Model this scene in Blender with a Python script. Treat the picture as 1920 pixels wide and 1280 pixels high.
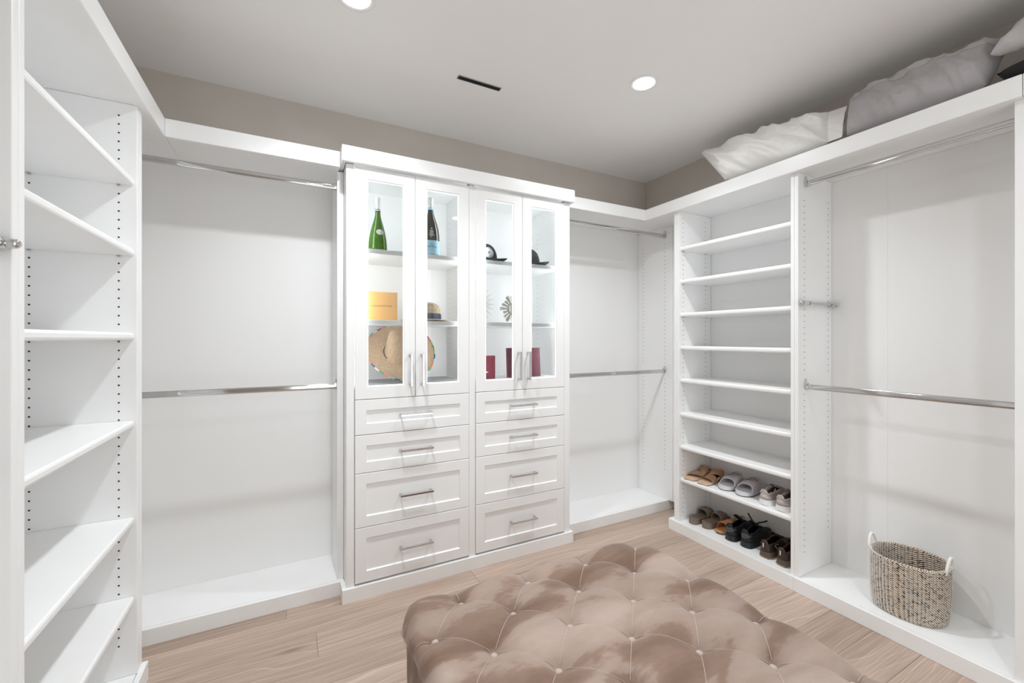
import bpy, bmesh, math, random
from math import pi, sin, cos, sqrt, radians
from mathutils import Vector, Matrix, noise
import numpy as np

for o in list(bpy.data.objects):
    bpy.data.objects.remove(o)
scene = bpy.context.scene
C = scene.collection
rng = random.Random(7)

# ------------------------------------------------------------------ camera, world, lights, exposure
CAMZ = 1.322
cam = bpy.data.objects.new('camera', bpy.data.cameras.new('camera'))
C.objects.link(cam)
cam.data.sensor_width = 36.0
cam.data.lens = 792.7 / 1920 * 36
cam.data.shift_y = -5.6 / 1920
cam.data.clip_start = 0.02
cam.location = (0, 0, CAMZ)
cam.rotation_euler = (radians(90), 0, radians(-27.674))
scene.camera = cam

world = bpy.data.worlds.new('world')
scene.world = world
world.use_nodes = True
world.node_tree.nodes['Background'].inputs[0].default_value = (0.92, 0.97, 1, 1)
world.node_tree.nodes['Background'].inputs[1].default_value = 2.6

ZC = 2.654
LAMPS = [(1.635, 1.635), (0.226, 1.745), (1.635, 0.117), (0.226, 0.117)]
LAMP_W = 6.2
BEAM_W = 8.2
for i, (x, y) in enumerate(LAMPS):
    for nm, watts, spread, dz in (('downlight_beam', BEAM_W, 118, 0.008), ('downlight_spill', LAMP_W, 168, 0.0085)):
        l = bpy.data.lights.new(nm, 'AREA')
        l.shape = 'DISK'; l.size = 0.10; l.energy = watts * (1.0 if y > 1 else 0.42); l.color = (0.925, 0.972, 1.0); l.spread = radians(spread)
        o = bpy.data.objects.new(nm, l); C.objects.link(o)
        o.location = (x, y, ZC - dz)
LED_W = 1.3
scene.view_settings.view_transform = 'Standard'
scene.view_settings.look = 'None'
scene.view_settings.gamma = 1.0
scene.view_settings.use_curve_mapping = False
scene.view_settings.exposure = -0.10
scene.cycles.max_bounces = 14
scene.cycles.diffuse_bounces = 9
scene.cycles.glossy_bounces = 6
scene.cycles.transmission_bounces = 10
scene.cycles.transparent_max_bounces = 12
scene.cycles.caustics_reflective = False
scene.cycles.caustics_refractive = False
scene.cycles.use_denoising = True

# ------------------------------------------------------------------ materials
def mat(name, col, rough=0.5, metal=0.0, **kw):
    m = bpy.data.materials.new(name); m.use_nodes = True
    b = m.node_tree.nodes['Principled BSDF']
    b.inputs['Base Color'].default_value = (*col, 1)
    b.inputs['Roughness'].default_value = rough
    b.inputs['Metallic'].default_value = metal
    for k, v in kw.items():
        b.inputs[k.replace('_', ' ')].default_value = v
    return m

def N(m, kind, **kw):
    n = m.node_tree.nodes.new(kind)
    for k, v in kw.items():
        if k in n.inputs.keys():
            n.inputs[k].default_value = v
        else:
            setattr(n, k, v)
    return n

def L(m, a, b):
    m.node_tree.links.new(a, b)

def bsdf(m):
    return m.node_tree.nodes['Principled BSDF']

def coords(m, scale=(1, 1, 1), kind='Object', rand=False):
    tc = N(m, 'ShaderNodeTexCoord')
    mp = N(m, 'ShaderNodeMapping')
    mp.inputs['Scale'].default_value = scale
    if rand:
        oi = N(m, 'ShaderNodeObjectInfo')
        vm = N(m, 'ShaderNodeVectorMath', operation='MULTIPLY_ADD')
        vm.inputs[1].default_value = (13.7, 7.9, 3.3)
        L(m, oi.outputs['Random'], vm.inputs[0]); L(m, tc.outputs[kind], vm.inputs[2])
        L(m, vm.outputs[0], mp.inputs['Vector'])
    else:
        L(m, tc.outputs[kind], mp.inputs['Vector'])
    return mp.outputs['Vector']

def ramp(m, fac, stops, interp='LINEAR'):
    r = N(m, 'ShaderNodeValToRGB')
    cr = r.color_ramp; cr.interpolation = interp
    while len(cr.elements) < len(stops):
        cr.elements.new(0.5)
    for e, (p, c) in zip(cr.elements, stops):
        e.position = p; e.color = (*c, 1)
    L(m, fac, r.inputs['Fac'])
    return r.outputs['Color']

def bump(m, height, strength=0.2, dist=0.002):
    b = N(m, 'ShaderNodeBump')
    b.inputs['Strength'].default_value = strength; b.inputs['Distance'].default_value = dist
    L(m, height, b.inputs['Height']); L(m, b.outputs['Normal'], bsdf(m).inputs['Normal'])

def noisy(name, c1, c2, scale=(8, 8, 8), nscale=1.0, rough=0.6, bs=0.0, bd=0.002, detail=4, p=(0.35, 0.65), rand=False, dist=0.0, **kw):
    m = mat(name, c1, rough, **kw)
    n = N(m, 'ShaderNodeTexNoise', Scale=nscale, Detail=detail, Distortion=dist)
    L(m, coords(m, scale, rand=rand), n.inputs['Vector'])
    L(m, ramp(m, n.outputs['Fac'], [(p[0], c1), (p[1], c2)]), bsdf(m).inputs['Base Color'])
    if bs:
        bump(m, n.outputs['Fac'], bs, bd)
    return m

M = {}
M['white'] = noisy('white_lacquer', (0.868, 0.87, 0.868), (0.885, 0.887, 0.885), (3, 3, 3), 2, 0.34)
M['white_dark'] = mat('white_melamine', (0.87, 0.871, 0.868), 0.42)
M['wall'] = noisy('greige_plaster', (0.56, 0.515, 0.47), (0.59, 0.545, 0.50), (2.2, 2.2, 2.2), 1.5, 0.7, 0.25, 0.006, detail=8)
M['ceil'] = noisy('pale_plaster', (0.885, 0.88, 0.87), (0.90, 0.895, 0.885), (1.8, 1.8, 1.8), 1.3, 0.62, 0.2, 0.006, detail=8)
M['chrome'] = mat('chrome', (0.66, 0.66, 0.67), 0.07, 1.0)
M['hole'] = mat('dark_hole', (0.03, 0.022, 0.018), 0.9)
M['pin'] = mat('nickel', (0.5, 0.5, 0.5), 0.3, 1.0)
M['vent'] = mat('vent_black', (0.004, 0.004, 0.004), 0.9)

def emit(name, col, s):
    m = mat(name, col, 0.5)
    bsdf(m).inputs['Emission Color'].default_value = (*col, 1)
    bsdf(m).inputs['Emission Strength'].default_value = s
    return m
M['lens'] = emit('lamp_lens', (1, 0.98, 0.95), 6)
M['led_soft'] = emit('led_edging', (0.97, 0.985, 1), 1.1)
M['led'] = emit('led_strip', (0.95, 0.97, 1), 5)

def glass_pane():
    m = bpy.data.materials.new('clear_pane'); m.use_nodes = True
    nt = m.node_tree; nt.nodes.clear()
    out = nt.nodes.new('ShaderNodeOutputMaterial'); mix = nt.nodes.new('ShaderNodeMixShader')
    tr = nt.nodes.new('ShaderNodeBsdfTransparent'); tr.inputs[0].default_value = (0.97, 0.985, 0.98, 1)
    gl = nt.nodes.new('ShaderNodeBsdfGlossy'); gl.inputs['Roughness'].default_value = 0.02
    fr = nt.nodes.new('ShaderNodeFresnel'); fr.inputs[0].default_value = 1.35
    nt.links.new(fr.outputs[0], mix.inputs[0]); nt.links.new(tr.outputs[0], mix.inputs[1])
    nt.links.new(gl.outputs[0], mix.inputs[2]); nt.links.new(mix.outputs[0], out.inputs[0])
    return m
M['glass'] = glass_pane()

def oak():
    m = mat('limed_oak', (0.5, 0.38, 0.31), 0.42)
    b = bsdf(m)
    v = coords(m, (0.55, 5.5, 1), rand=True)
    big = N(m, 'ShaderNodeTexNoise', Scale=1.1, Detail=3); L(m, v, big.inputs['Vector'])
    w = N(m, 'ShaderNodeTexWave', wave_type='BANDS', bands_direction='Y', wave_profile='SAW')
    w.inputs['Scale'].default_value = 1.3; w.inputs['Distortion'].default_value = 16.0
    w.inputs['Detail'].default_value = 2.0; w.inputs['Detail Scale'].default_value = 0.55; w.inputs['Detail Roughness'].default_value = 0.5
    L(m, coords(m, (1.5, 5.5, 1), rand=True), w.inputs['Vector'])
    v2 = coords(m, (3, 160, 1), rand=True)
    fine = N(m, 'ShaderNodeTexNoise', Scale=1.0, Detail=4); L(m, v2, fine.inputs['Vector'])
    base = ramp(m, big.outputs['Fac'], [(0.25, (0.385, 0.285, 0.225)), (0.5, (0.475, 0.362, 0.295)), (0.75, (0.55, 0.435, 0.365))])
    rings = ramp(m, w.outputs['Fac'], [(0.0, (0.93, 0.92, 0.91)), (0.5, (1, 1, 1)), (0.84, (1.0, 1.0, 1.0)), (0.95, (1.26, 1.28, 1.30)), (1.0, (0.96, 0.96, 0.96))])
    mul = N(m, 'ShaderNodeMixRGB', blend_type='MULTIPLY'); mul.inputs[0].default_value = 0.85
    L(m, base, mul.inputs[1]); L(m, rings, mul.inputs[2])
    fr = ramp(m, fine.outputs['Fac'], [(0.3, (0.84, 0.83, 0.82)), (0.55, (1, 1, 1)), (0.72, (1.16, 1.17, 1.18))])
    mul2 = N(m, 'ShaderNodeMixRGB', blend_type='MULTIPLY'); mul2.inputs[0].default_value = 2.6
    L(m, mul.outputs[0], mul2.inputs[1]); L(m, fr, mul2.inputs[2])
    # knots
    kv = coords(m, (1.6, 7, 1), rand=True)
    vor = N(m, 'ShaderNodeTexVoronoi', Scale=1.0); L(m, kv, vor.inputs['Vector'])
    kn = ramp(m, vor.outputs['Distance'], [(0.0, (0.45, 0.4, 0.38)), (0.07, (0.8, 0.78, 0.77)), (0.13, (1, 1, 1))])
    mul3 = N(m, 'ShaderNodeMixRGB', blend_type='MULTIPLY'); mul3.inputs[0].default_value = 0.8
    L(m, mul2.outputs[0], mul3.inputs[1]); L(m, kn, mul3.inputs[2])
    oi = N(m, 'ShaderNodeObjectInfo')
    tone = ramp(m, oi.outputs['Random'], [(0, (0.88, 0.87, 0.86)), (1, (1.1, 1.1, 1.1))])
    mul4 = N(m, 'ShaderNodeMixRGB', blend_type='MULTIPLY'); mul4.inputs[0].default_value = 1
    L(m, mul3.outputs[0], mul4.inputs[1]); L(m, tone, mul4.inputs[2])
    L(m, mul4.outputs[0], b.inputs['Base Color'])
    bump(m, fine.outputs['Fac'], 0.12, 0.001)
    return m
M['oak'] = oak()

def velvet():
    m = mat('crushed_velvet', (0.4, 0.3, 0.25), 0.75)
    b = bsdf(m)
    b.inputs['Sheen Weight'].default_value = 0.35; b.inputs['Sheen Roughness'].default_value = 0.35
    b.inputs['Sheen Tint'].default_value = (1, 0.93, 0.88, 1)
    b.inputs['Specular IOR Level'].default_value = 0.15
    v = coords(m, (1, 1, 1))
    rot = N(m, 'ShaderNodeMapping'); rot.inputs['Rotation'].default_value = (0, 0, radians(35)); rot.inputs['Scale'].default_value = (1.9, 5.2, 3)
    L(m, v, rot.inputs['Vector'])
    n1 = N(m, 'ShaderNodeTexNoise', Scale=1.0, Detail=2.5, Distortion=0.7); n1.inputs['Roughness'].default_value = 0.45
    L(m, rot.outputs[0], n1.inputs['Vector'])
    n2 = N(m, 'ShaderNodeTexNoise', Scale=16, Detail=5); L(m, rot.outputs[0], n2.inputs['Vector'])
    n3 = N(m, 'ShaderNodeTexNoise', Scale=0.55, Detail=1); L(m, rot.outputs[0], n3.inputs['Vector'])
    add = N(m, 'ShaderNodeMath', operation='MULTIPLY_ADD'); add.inputs[1].default_value = 0.10
    L(m, n2.outputs['Fac'], add.inputs[0]); L(m, n1.outputs['Fac'], add.inputs[2])
    col0 = ramp(m, add.outputs[0], [(0.40, (0.185, 0.118, 0.086)), (0.50, (0.245, 0.165, 0.127)), (0.535, (0.325, 0.24, 0.198)), (0.70, (0.405, 0.317, 0.272))])
    sh = ramp(m, n3.outputs['Fac'], [(0.35, (0.86, 0.85, 0.84)), (0.65, (1.06, 1.06, 1.06))])
    mxx = N(m, 'ShaderNodeMixRGB', blend_type='MULTIPLY'); mxx.inputs[0].default_value = 1
    L(m, col0, mxx.inputs[1]); L(m, sh, mxx.inputs[2]); col = mxx.outputs[0]
    L(m, col, b.inputs['Base Color'])
    bump(m, n2.outputs['Fac'], 0.15, 0.002)
    return m
M['velvet'] = velvet()
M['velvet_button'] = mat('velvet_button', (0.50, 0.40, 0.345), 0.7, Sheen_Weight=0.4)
M['seam'] = mat('velvet_fold_highlight', (0.47, 0.375, 0.325), 0.7, Sheen_Weight=0.6)  # paler than the velvet: the highlight on the folds is put into this colour
M['foot'] = mat('dark_wood_foot', (0.05, 0.03, 0.02), 0.4)

def cloth(name, c, c2, sc=5):
    m = noisy(name, c, c2, (sc, sc, sc), 1, 0.8, 0.0)
    b = bsdf(m); b.inputs['Sheen Weight'].default_value = 0.2
    n = N(m, 'ShaderNodeTexNoise', Scale=22, Detail=5, Distortion=0.8)
    L(m, coords(m, (1, 1, 1)), n.inputs['Vector'])
    bump(m, n.outputs['Fac'], 0.35, 0.006)
    return m
M['white_cotton'] = cloth('white_cotton', (0.80, 0.79, 0.76), (0.84, 0.83, 0.81))
M['grey_cotton'] = cloth('grey_sateen', (0.40, 0.38, 0.385), (0.44, 0.42, 0.425))
M['grey_light'] = cloth('pale_grey_cotton', (0.47, 0.45, 0.445), (0.51, 0.49, 0.485))
M['gap_black'] = mat('gap_black', (0.012, 0.012, 0.013), 0.85)
M['black'] = mat('black_fabric', (0.012, 0.012, 0.014), 0.65)
M['black_rubber'] = mat('black_rubber', (0.014, 0.014, 0.016), 0.5)
M['charcoal'] = mat('charcoal_patch', (0.06, 0.063, 0.07), 0.45)

# ------------------------------------------------------------------ geometry helpers
def new_obj(name, me, parent=None, m=None):
    o = bpy.data.objects.new(name, me); C.objects.link(o)
    if m is not None and me is not None and len(me.materials) == 0:
        me.materials.append(m)
    if parent is not None:
        o.parent = parent
        if parent.type == 'EMPTY' and parent.get('worldkids'):
            o.matrix_parent_inverse = Matrix.Translation(-Vector(parent.location))
    return o

def obj(name, bm, m, parent=None, smooth=False, angle=None):
    me = bpy.data.meshes.new(name)
    bmesh.ops.recalc_face_normals(bm, faces=bm.faces)
    bm.to_mesh(me); bm.free()
    if smooth:
        me.polygons.foreach_set('use_smooth', [True] * len(me.polygons))
        if angle:
            me.set_sharp_from_angle(angle=radians(angle))
    return new_obj(name, me, parent, m)

def thing(name, label, cat, loc=(0, 0, 0), group=None, world_kids=True, rotz=0.0):
    o = bpy.data.objects.new(name, None); C.objects.link(o)
    o.location = loc; o.rotation_euler = (0, 0, rotz); o.empty_display_size = 0.05
    o['label'] = label; o['category'] = cat
    if group: o['group'] = group
    if world_kids: o['worldkids'] = 1
    return o

def structure(o):
    o['kind'] = 'structure'
    return o

def box(bm, x0, x1, y0, y1, z0, z1, bev=0.0, seg=1):
    r = bmesh.ops.create_cube(bm, size=1.0)
    vs = r['verts']
    for v in vs:
        v.co = Vector(((x0 + x1) / 2 + v.co.x * (x1 - x0), (y0 + y1) / 2 + v.co.y * (y1 - y0), (z0 + z1) / 2 + v.co.z * (z1 - z0)))
    if bev > 0:
        es = list({e for v in vs for e in v.link_edges})
        bmesh.ops.bevel(bm, geom=es, offset=bev, segments=seg, profile=0.5, affect='EDGES')

def B(*a, bev=0.0, seg=1):
    bm = bmesh.new(); box(bm, *a, bev=bev, seg=seg); return bm

def tube(bm, pts, r, seg=8, closed=False, caps=True, sq=None):
    pts = [Vector(p) for p in pts]; n = len(pts); rings = []
    prev = None
    for i, p in enumerate(pts):
        if closed:
            t = pts[(i + 1) % n] - pts[i - 1]
        else:
            t = pts[min(i + 1, n - 1)] - pts[max(i - 1, 0)]
        t.normalize()
        if prev is None:
            a = Vector((0, 0, 1)) if abs(t.z) < 0.9 else Vector((1, 0, 0))
            u = (a - t * a.dot(t)).normalized()
        else:
            u = (prev - t * prev.dot(t)).normalized()
        prev = u; w = t.cross(u)
        rr = r[i] if isinstance(r, (list, tuple)) else r
        ru, rw = (rr, rr) if sq is None else (rr * sq[0], rr * sq[1])
        rings.append([bm.verts.new(p + u * (cos(2 * pi * k / seg) * ru) + w * (sin(2 * pi * k / seg) * rw)) for k in range(seg)])
    for i in range(n if closed else n - 1):
        a, b = rings[i], rings[(i + 1) % n]
        for k in range(seg):
            bm.faces.new((a[k], a[(k + 1) % seg], b[(k + 1) % seg], b[k]))
    if caps and not closed:
        bm.faces.new(rings[0][::-1]); bm.faces.new(rings[-1])
    return rings

def lathe(bm, prof, c=(0, 0, 0), seg=24, axis='Z', sx=1.0, sy=1.0):
    c = Vector(c); rings = []
    for r, z in prof:
        if r < 1e-6:
            p = Vector((0, 0, z)); ring = [p]
        else:
            ring = [Vector((r * cos(2 * pi * k / seg) * sx, r * sin(2 * pi * k / seg) * sy, z)) for k in range(seg)]
        if axis == 'Y': ring = [Vector((p.x, p.z, p.y)) for p in ring]
        if axis == 'X': ring = [Vector((p.z, p.x, p.y)) for p in ring]
        rings.append([bm.verts.new(c + p) for p in ring])
    for a, b in zip(rings, rings[1:]):
        if len(a) == 1 and len(b) == 1: continue
        for k in range(seg):
            k2 = (k + 1) % seg
            if len(a) == 1: bm.faces.new((a[0], b[k], b[k2]))
            elif len(b) == 1: bm.faces.new((a[k], a[k2], b[0]))
            else: bm.faces.new((a[k], a[k2], b[k2], b[k]))

def grid(bm, nu, nv, f, skip=None):
    vs = [[bm.verts.new(f(i / nu, j / nv)) for j in range(nv + 1)] for i in range(nu + 1)]
    for i in range(nu):
        for j in range(nv):
            if skip and skip((i + .5) / nu, (j + .5) / nv): continue
            bm.faces.new((vs[i][j], vs[i + 1][j], vs[i + 1][j + 1], vs[i][j + 1]))
    return vs

def sphere(bm, c, r, seg=12, rings=8, sc=(1, 1, 1)):
    lathe(bm, [(r * sin(pi * k / rings) if 0 < k < rings else 0, -r * cos(pi * k / rings)) for k in range(rings + 1)], (0, 0, 0), seg)
    vs = bm.verts[:] if False else None

def ball(bm, c, r, sc=(1, 1, 1), seg=12, rings=8):
    mtx = Matrix.Translation(Vector(c)) @ Matrix.Diagonal((r * sc[0], r * sc[1], r * sc[2], 1))
    bmesh.ops.create_uvsphere(bm, u_segments=seg, v_segments=rings, radius=1.0, matrix=mtx)

def text_mesh(body, size, depth=0.0003, align='CENTER', shear=0.0, spacing=1.0):
    cu = bpy.data.curves.new('lettering', 'FONT')
    cu.body = body; cu.size = size; cu.extrude = depth; cu.align_x = align; cu.align_y = 'CENTER'; cu.shear = shear
    cu.space_character = spacing; cu.resolution_u = 2
    o = bpy.data.objects.new('lettering', cu); C.objects.link(o)
    bpy.context.view_layer.update()
    me = bpy.data.meshes.new_from_object(o.evaluated_get(bpy.context.evaluated_depsgraph_get()))
    bpy.data.objects.remove(o); bpy.data.curves.remove(cu)
    me.materials.clear()
    return me

def solidify(o, t, off=-1.0):
    md = o.modifiers.new('thickness', 'SOLIDIFY'); md.thickness = t; md.offset = off
    return o

def subsurf(o, n=1):
    md = o.modifiers.new('smooth', 'SUBSURF'); md.levels = n; md.render_levels = n
    return o

# ------------------------------------------------------------------ room shell
XL, XR, YB, YF = -0.875, 2.70, 2.68, -1.25
o = obj('floor', B(XL - .1, XR + .1, YF - .1, YB + .1, -0.10, -0.016), M['foot']); floor = structure(o)
rows_y = []
y = 2.094
PW = 0.1655
while y < YB: y += PW
k = 0
while y > YF:
    x = XL - 0.3 - rng.random() * 1.6
    joints = []
    if abs(y - 2.094) < 0.01: x = 0.103 - 2.2
    elif abs(y - 1.763) < 0.01: x = -0.95
    elif abs(y - 1.597) < 0.01: x = -1.45
    while x < XR:
        ln = 2.2
        a, b_ = max(x, XL), min(x + ln, XR)
        if b_ - a > 0.03:
            bm = B(a + .0004, b_ - .0004, y - PW + .0004, y - .0004, -0.016, 0.0, bev=0.0007)
            obj('plank', bm, M['oak'], floor)
        x += ln
    y -= PW
structure(obj('ceiling', B(XL - .1, XR + .1, YF - .1, YB + .1, ZC, ZC + .1), M['ceil']))
structure(obj('wall_back', B(XL - .1, XR + .1, YB, YB + .1, -0.016, ZC), M['wall']))
structure(obj('wall_right', B(XR, XR + .1, YF, YB, -0.016, ZC), M['wall']))
structure(obj('wall_left', B(XL - .1, XL, YF, YB, -0.016, ZC), M['wall']))
bm = bmesh.new()          # unseen doorway added behind the camera to let the bright world in as fill
box(bm, XL - .1, 0.02, YF - .1, YF, -0.016, ZC); box(bm, 1.78, XR + .1, YF - .1, YF, -0.016, ZC); box(bm, 0.02, 1.78, YF - .1, YF, 2.30, ZC)
structure(obj('wall_front', bm, M['wall']))
bm = bmesh.new()  # casing round the added opening
for x0, x1, z0, z1 in ((-.07, .02, 0, 2.39), (1.78, 1.87, 0, 2.39), (.02, 1.78, 2.30, 2.39)): box(bm, x0, x1, YF + .0005, YF + .018, z0, z1, bev=.003)
structure(obj('trim_1', bm, M['white']))

# ceiling vent
t = thing('slot_vent', 'narrow black linear slot vent let into the ceiling', 'vent', (0.873, 2.03, ZC))
fr = bmesh.new()
box(fr, 0.755, 0.995, 2.016, 2.0185, ZC - .0035, ZC - .0002); box(fr, 0.755, 0.995, 2.0445, 2.047, ZC - .0035, ZC - .0002)
box(fr, 0.755, 0.7575, 2.0185, 2.0445, ZC - .0035, ZC - .0002); box(fr, 0.9925, 0.995, 2.0185, 2.0445, ZC - .0035, ZC - .0002)
obj('vent_frame', fr, M['pin'], t)
obj('slot', B(0.7575, 0.9925, 2.0185, 2.0445, ZC - .0015, ZC - .0002), M['vent'], t)

labs = ['round lit recessed downlight to the right of the slot vent', 'round recessed downlight above the closet bay left of the cabinet, at the top edge',
        'round recessed downlight over the ottoman, beside the right hanging bay', 'round recessed downlight over the ottoman, on the left shelf side']
for (x, y), lb in zip(LAMPS, labs):
    t = thing('recessed_downlight', lb, 'light', (x, y, ZC), 'recessed ceiling downlights')
    bm = bmesh.new()
    lathe(bm, [(0.056, ZC - .0002), (0.056, ZC - .003), (0.070, ZC - .004), (0.0745, ZC - .002), (0.0745, ZC - .0002)], (x, y, 0), 40)
    obj('trim_ring', bm, M['white'], t, True)
    bm = bmesh.new(); lathe(bm, [(0, ZC - .002), (0.056, ZC - .002)], (x, y, 0), 32)
    obj('lens', bm, M['lens'], t)

# ------------------------------------------------------------------ closet joinery
BT = 0.0725          # base height
VB, VT = 2.190, 2.270  # top shelf underside / top
EB = 0.0025

def pins(parent, pts, axis, r=0.0029, name='pin_holes'):
    bm = bmesh.new()
    for p in pts:
        ring = []
        for k in range(8):
            a = 2 * pi * k / 8
            d = {'X': (0, cos(a), sin(a)), 'Y': (cos(a), 0, sin(a))}[axis[1]]
            ring.append(bm.verts.new(Vector(p) + Vector(d) * r))
        off = Vector({'X': (1, 0, 0), 'Y': (0, 1, 0)}[axis[1]]) * (0.0004 if axis[0] == '+' else -0.0004)
        top = [bm.verts.new(v.co + off) for v in ring]
        bm.faces.new(top)
        for k in range(8): bm.faces.new((ring[k], ring[(k + 1) % 8], top[(k + 1) % 8], top[k]))
    o = obj(name, bm, M['hole'], parent); o['kind'] = 'stuff'
    return o

def pin_col(z0, z1, f, step=0.032):
    out = []; z = z0
    while z <= z1: out.append(f(z)); z += step
    return out

def panel(parent, *a, name='side_panel', bev=EB, m='white', seg=2):
    return obj(name, B(*a, bev=bev, seg=seg), M[m], parent)

def shelf_edge(parent, x0, x1, y0, y1, z1, th, side, name='shelf'):
    """board with an eased (ogee-ish) front edge; side tells where the front is"""
    bm = bmesh.new()
    e = 0.006
    if side == '-X':
        prof = [(x0 + e, z1), (x0 + .002, z1 - .003), (x0, z1 - .008), (x0, z1 - th + .008), (x0 + .002, z1 - th + .003), (x0 + e, z1 - th), (x1, z1 - th), (x1, z1)]
    else:
        prof = [(x1 - e, z1), (x1 - .002, z1 - .003), (x1, z1 - .008), (x1, z1 - th + .008), (x1 - .002, z1 - th + .003), (x1 - e, z1 - th), (x0, z1 - th), (x0, z1)]
    a = [bm.verts.new((x, y0, z)) for x, z in prof]; b = [bm.verts.new((x, y1, z)) for x, z in prof]
    n = len(prof)
    for i in range(n): bm.faces.new((a[i], a[(i + 1) % n], b[(i + 1) % n], b[i]))
    bm.faces.new(a[::-1]); bm.faces.new(b)
    return obj(name, bm, M['white'], parent)

def rod(parent, p0, p1, name='hanging_rod'):
    """oval chrome wardrobe tube along X or Y, with end sockets as sub-parts"""
    p0, p1 = Vector(p0), Vector(p1); d = (p1 - p0).normalized(); side = Vector((0, 0, 1)).cross(d)
    bm = bmesh.new(); seg = 20; ra = []
    for p in (p0 + d * .004, p1 - d * .004):
        ring = []
        for k in range(seg):
            a = 2 * pi * k / seg; c, s = cos(a), sin(a)
            h = 0.0145 * (abs(s) ** .8) * (1 if s > 0 else -1); w = 0.0075 * (abs(c) ** .6) * (1 if c > 0 else -1)
            ring.append(bm.verts.new(p + Vector((0, 0, h)) + side * w))
        ra.append(ring)
    for k in range(seg): bm.faces.new((ra[0][k], ra[0][(k + 1) % seg], ra[1][(k + 1) % seg], ra[1][k]))
    bm.faces.new(ra[0]); bm.faces.new(ra[1][::-1])
    r = obj(name, bm, M['chrome'], parent, True, 50)
    for p, s in ((p0, 1), (p1, -1)):
        bm = bmesh.new()
        # keyhole plate: cup round the rod with a screw tab above
        out = []
        for k in range(13): a = pi + pi * k / 12; out.append((0.0115 * cos(a), 0.004 + 0.021 * sin(a)))
        out += [(0.0115, 0.016), (0.008, 0.022)]
        for k in range(9): a = pi * k / 8; out.append((0.008 * cos(a), 0.033 + 0.008 * sin(a)))
        out += [(-0.008, 0.022), (-0.0115, 0.016)]
        fa = [bm.verts.new(p + side * u + Vector((0, 0, v))) for u, v in out]
        fb = [bm.verts.new(p + side * u * .96 + Vector((0, 0, v)) + d * s * (0.010 if v < .02 else 0.0035)) for u, v in out]
        n = len(out)
        for i in range(n): bm.faces.new((fa[i], fa[(i + 1) % n], fb[(i + 1) % n], fb[i]))
        bm.faces.new(fa); bm.faces.new(fb[::-1])
        bk = obj('rod_bracket', bm, M['chrome'], r)
    return r

def base_y(parent, x0, x1, yf, yb):
    """plinth facing -Y : kick board and deck"""
    obj('kick_board', B(x0, x1, yf, yf + .019, 0.0, BT, bev=.0015), M['white'], parent)
    obj('base_deck', B(x0, x1, yf + .0205, yb, 0.02, BT - .0005), M['white'], parent)

def base_x(parent, y0, y1, xf, xb, s=1):
    a, b_ = (xf, xf + .019) if s > 0 else (xf - .019, xf)
    obj('kick_board', B(a, b_, y0, y1, 0.0, BT, bev=.0015), M['white'], parent)
    a, b_ = (xf + .0205, xb) if s > 0 else (xb, xf - .0205)
    obj('base_deck', B(a, b_, y0, y1, 0.02, BT - .0005), M['white'], parent)

# ---- left shelf tower (front at X=-0.505)
LF = -0.505
t = thing('shelf_tower', 'tall white shelf tower with six open shelves along the left wall', 'shelving', (-0.69, 1.67, 0))
panel(t, XL + .02, LF, 2.047, 2.074, BT, VB); panel(t, XL + .02, LF, 2.0745, 2.102, BT, VB)
panel(t, XL + .02, LF, 1.2675, 1.291, BT, VB)
obj('back_panel', B(XL + .003, XL + .018, 1.2675, 2.102, BT, VB), M['white_dark'], t)
base_x(t, 1.2675, 2.112, -0.4885, XL + .003, -1)
for z in (1.915, 1.654, 1.343, 1.017, 0.659, 0.364):
    shelf_edge(t, XL + .021, -0.514, 1.293, 2.0455, z, 0.0265, '+X')
LSZ = (1.915, 1.654, 1.343, 1.017, 0.659, 0.364)
def clear(z, zs, th=.0265): return all(not (q - th - .003 < z < q + .004) for q in zs)
pts = [p for p in pin_col(0.19, 2.165, lambda z: (-0.558, 2.0468, z)) if clear(p[2], LSZ)]
pts += [p for p in pin_col(0.19, 2.03, lambda z: (-0.791, 2.0468, z)) if clear(p[2], LSZ)]
pins(t, pts, '-Y', .0032)
bm = bmesh.new()
for z in LSZ:
    for x in (-0.558, -0.791): box(bm, x - .004, x + .004, 2.040, 2.0468, z - .0265 - .0045, z - .0268)
o = obj('shelf_pegs', bm, M['pin'], t); o['kind'] = 'stuff'

# ---- left bay nearest the camera (only its end panel and valet rod show)
t = thing('hanging_bay', 'white closet bay at the left picture edge holding a valet rod', 'closet', (-0.69, 0.7, 0))
panel(t, XL + .02, LF, 1.2425, 1.2665, BT, VB)
panel(t, XL + .02, LF, 0.42, 0.445, BT, VB)
obj('back_panel', B(XL + .003, XL + .018, 0.42, 1.2665, BT, VB), M['white_dark'], t)
base_x(t, 0.42, 1.2665, -0.4885, XL + .003, -1)
rod(t, (-0.57, 0.446, 2.117), (-0.57, 1.2415, 2.117)); rod(t, (-0.57, 0.446, 1.07), (-0.57, 1.2415, 1.07))

# ---- back-left hanging bay (front Y 2.365)
BFY = 2.365
t = thing('hanging_bay', 'white double-hang closet bay with two chrome rods left of the glass-door cabinet', 'closet', (-0.2, 2.5, 0), 'double-hang closet bays')
panel(t, 0.215, 0.2465, BFY, 2.66, BT, VB)
panel(t, XL + .003, XL + .022, BFY, 2.66, BT, VB)
obj('back_panel', B(XL + .003, 0.2465, 2.6605, 2.677, BT, VB), M['white_dark'], t)
base_y(t, XL + .003, 0.2465, 2.335, 2.677)
rod(t, (XL + .023, 2.365 + .035, 2.117), (0.2145, 2.365 + .035, 2.117)); rod(t, (XL + .023, 2.4, 1.072), (0.2145, 2.4, 1.072))

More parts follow.
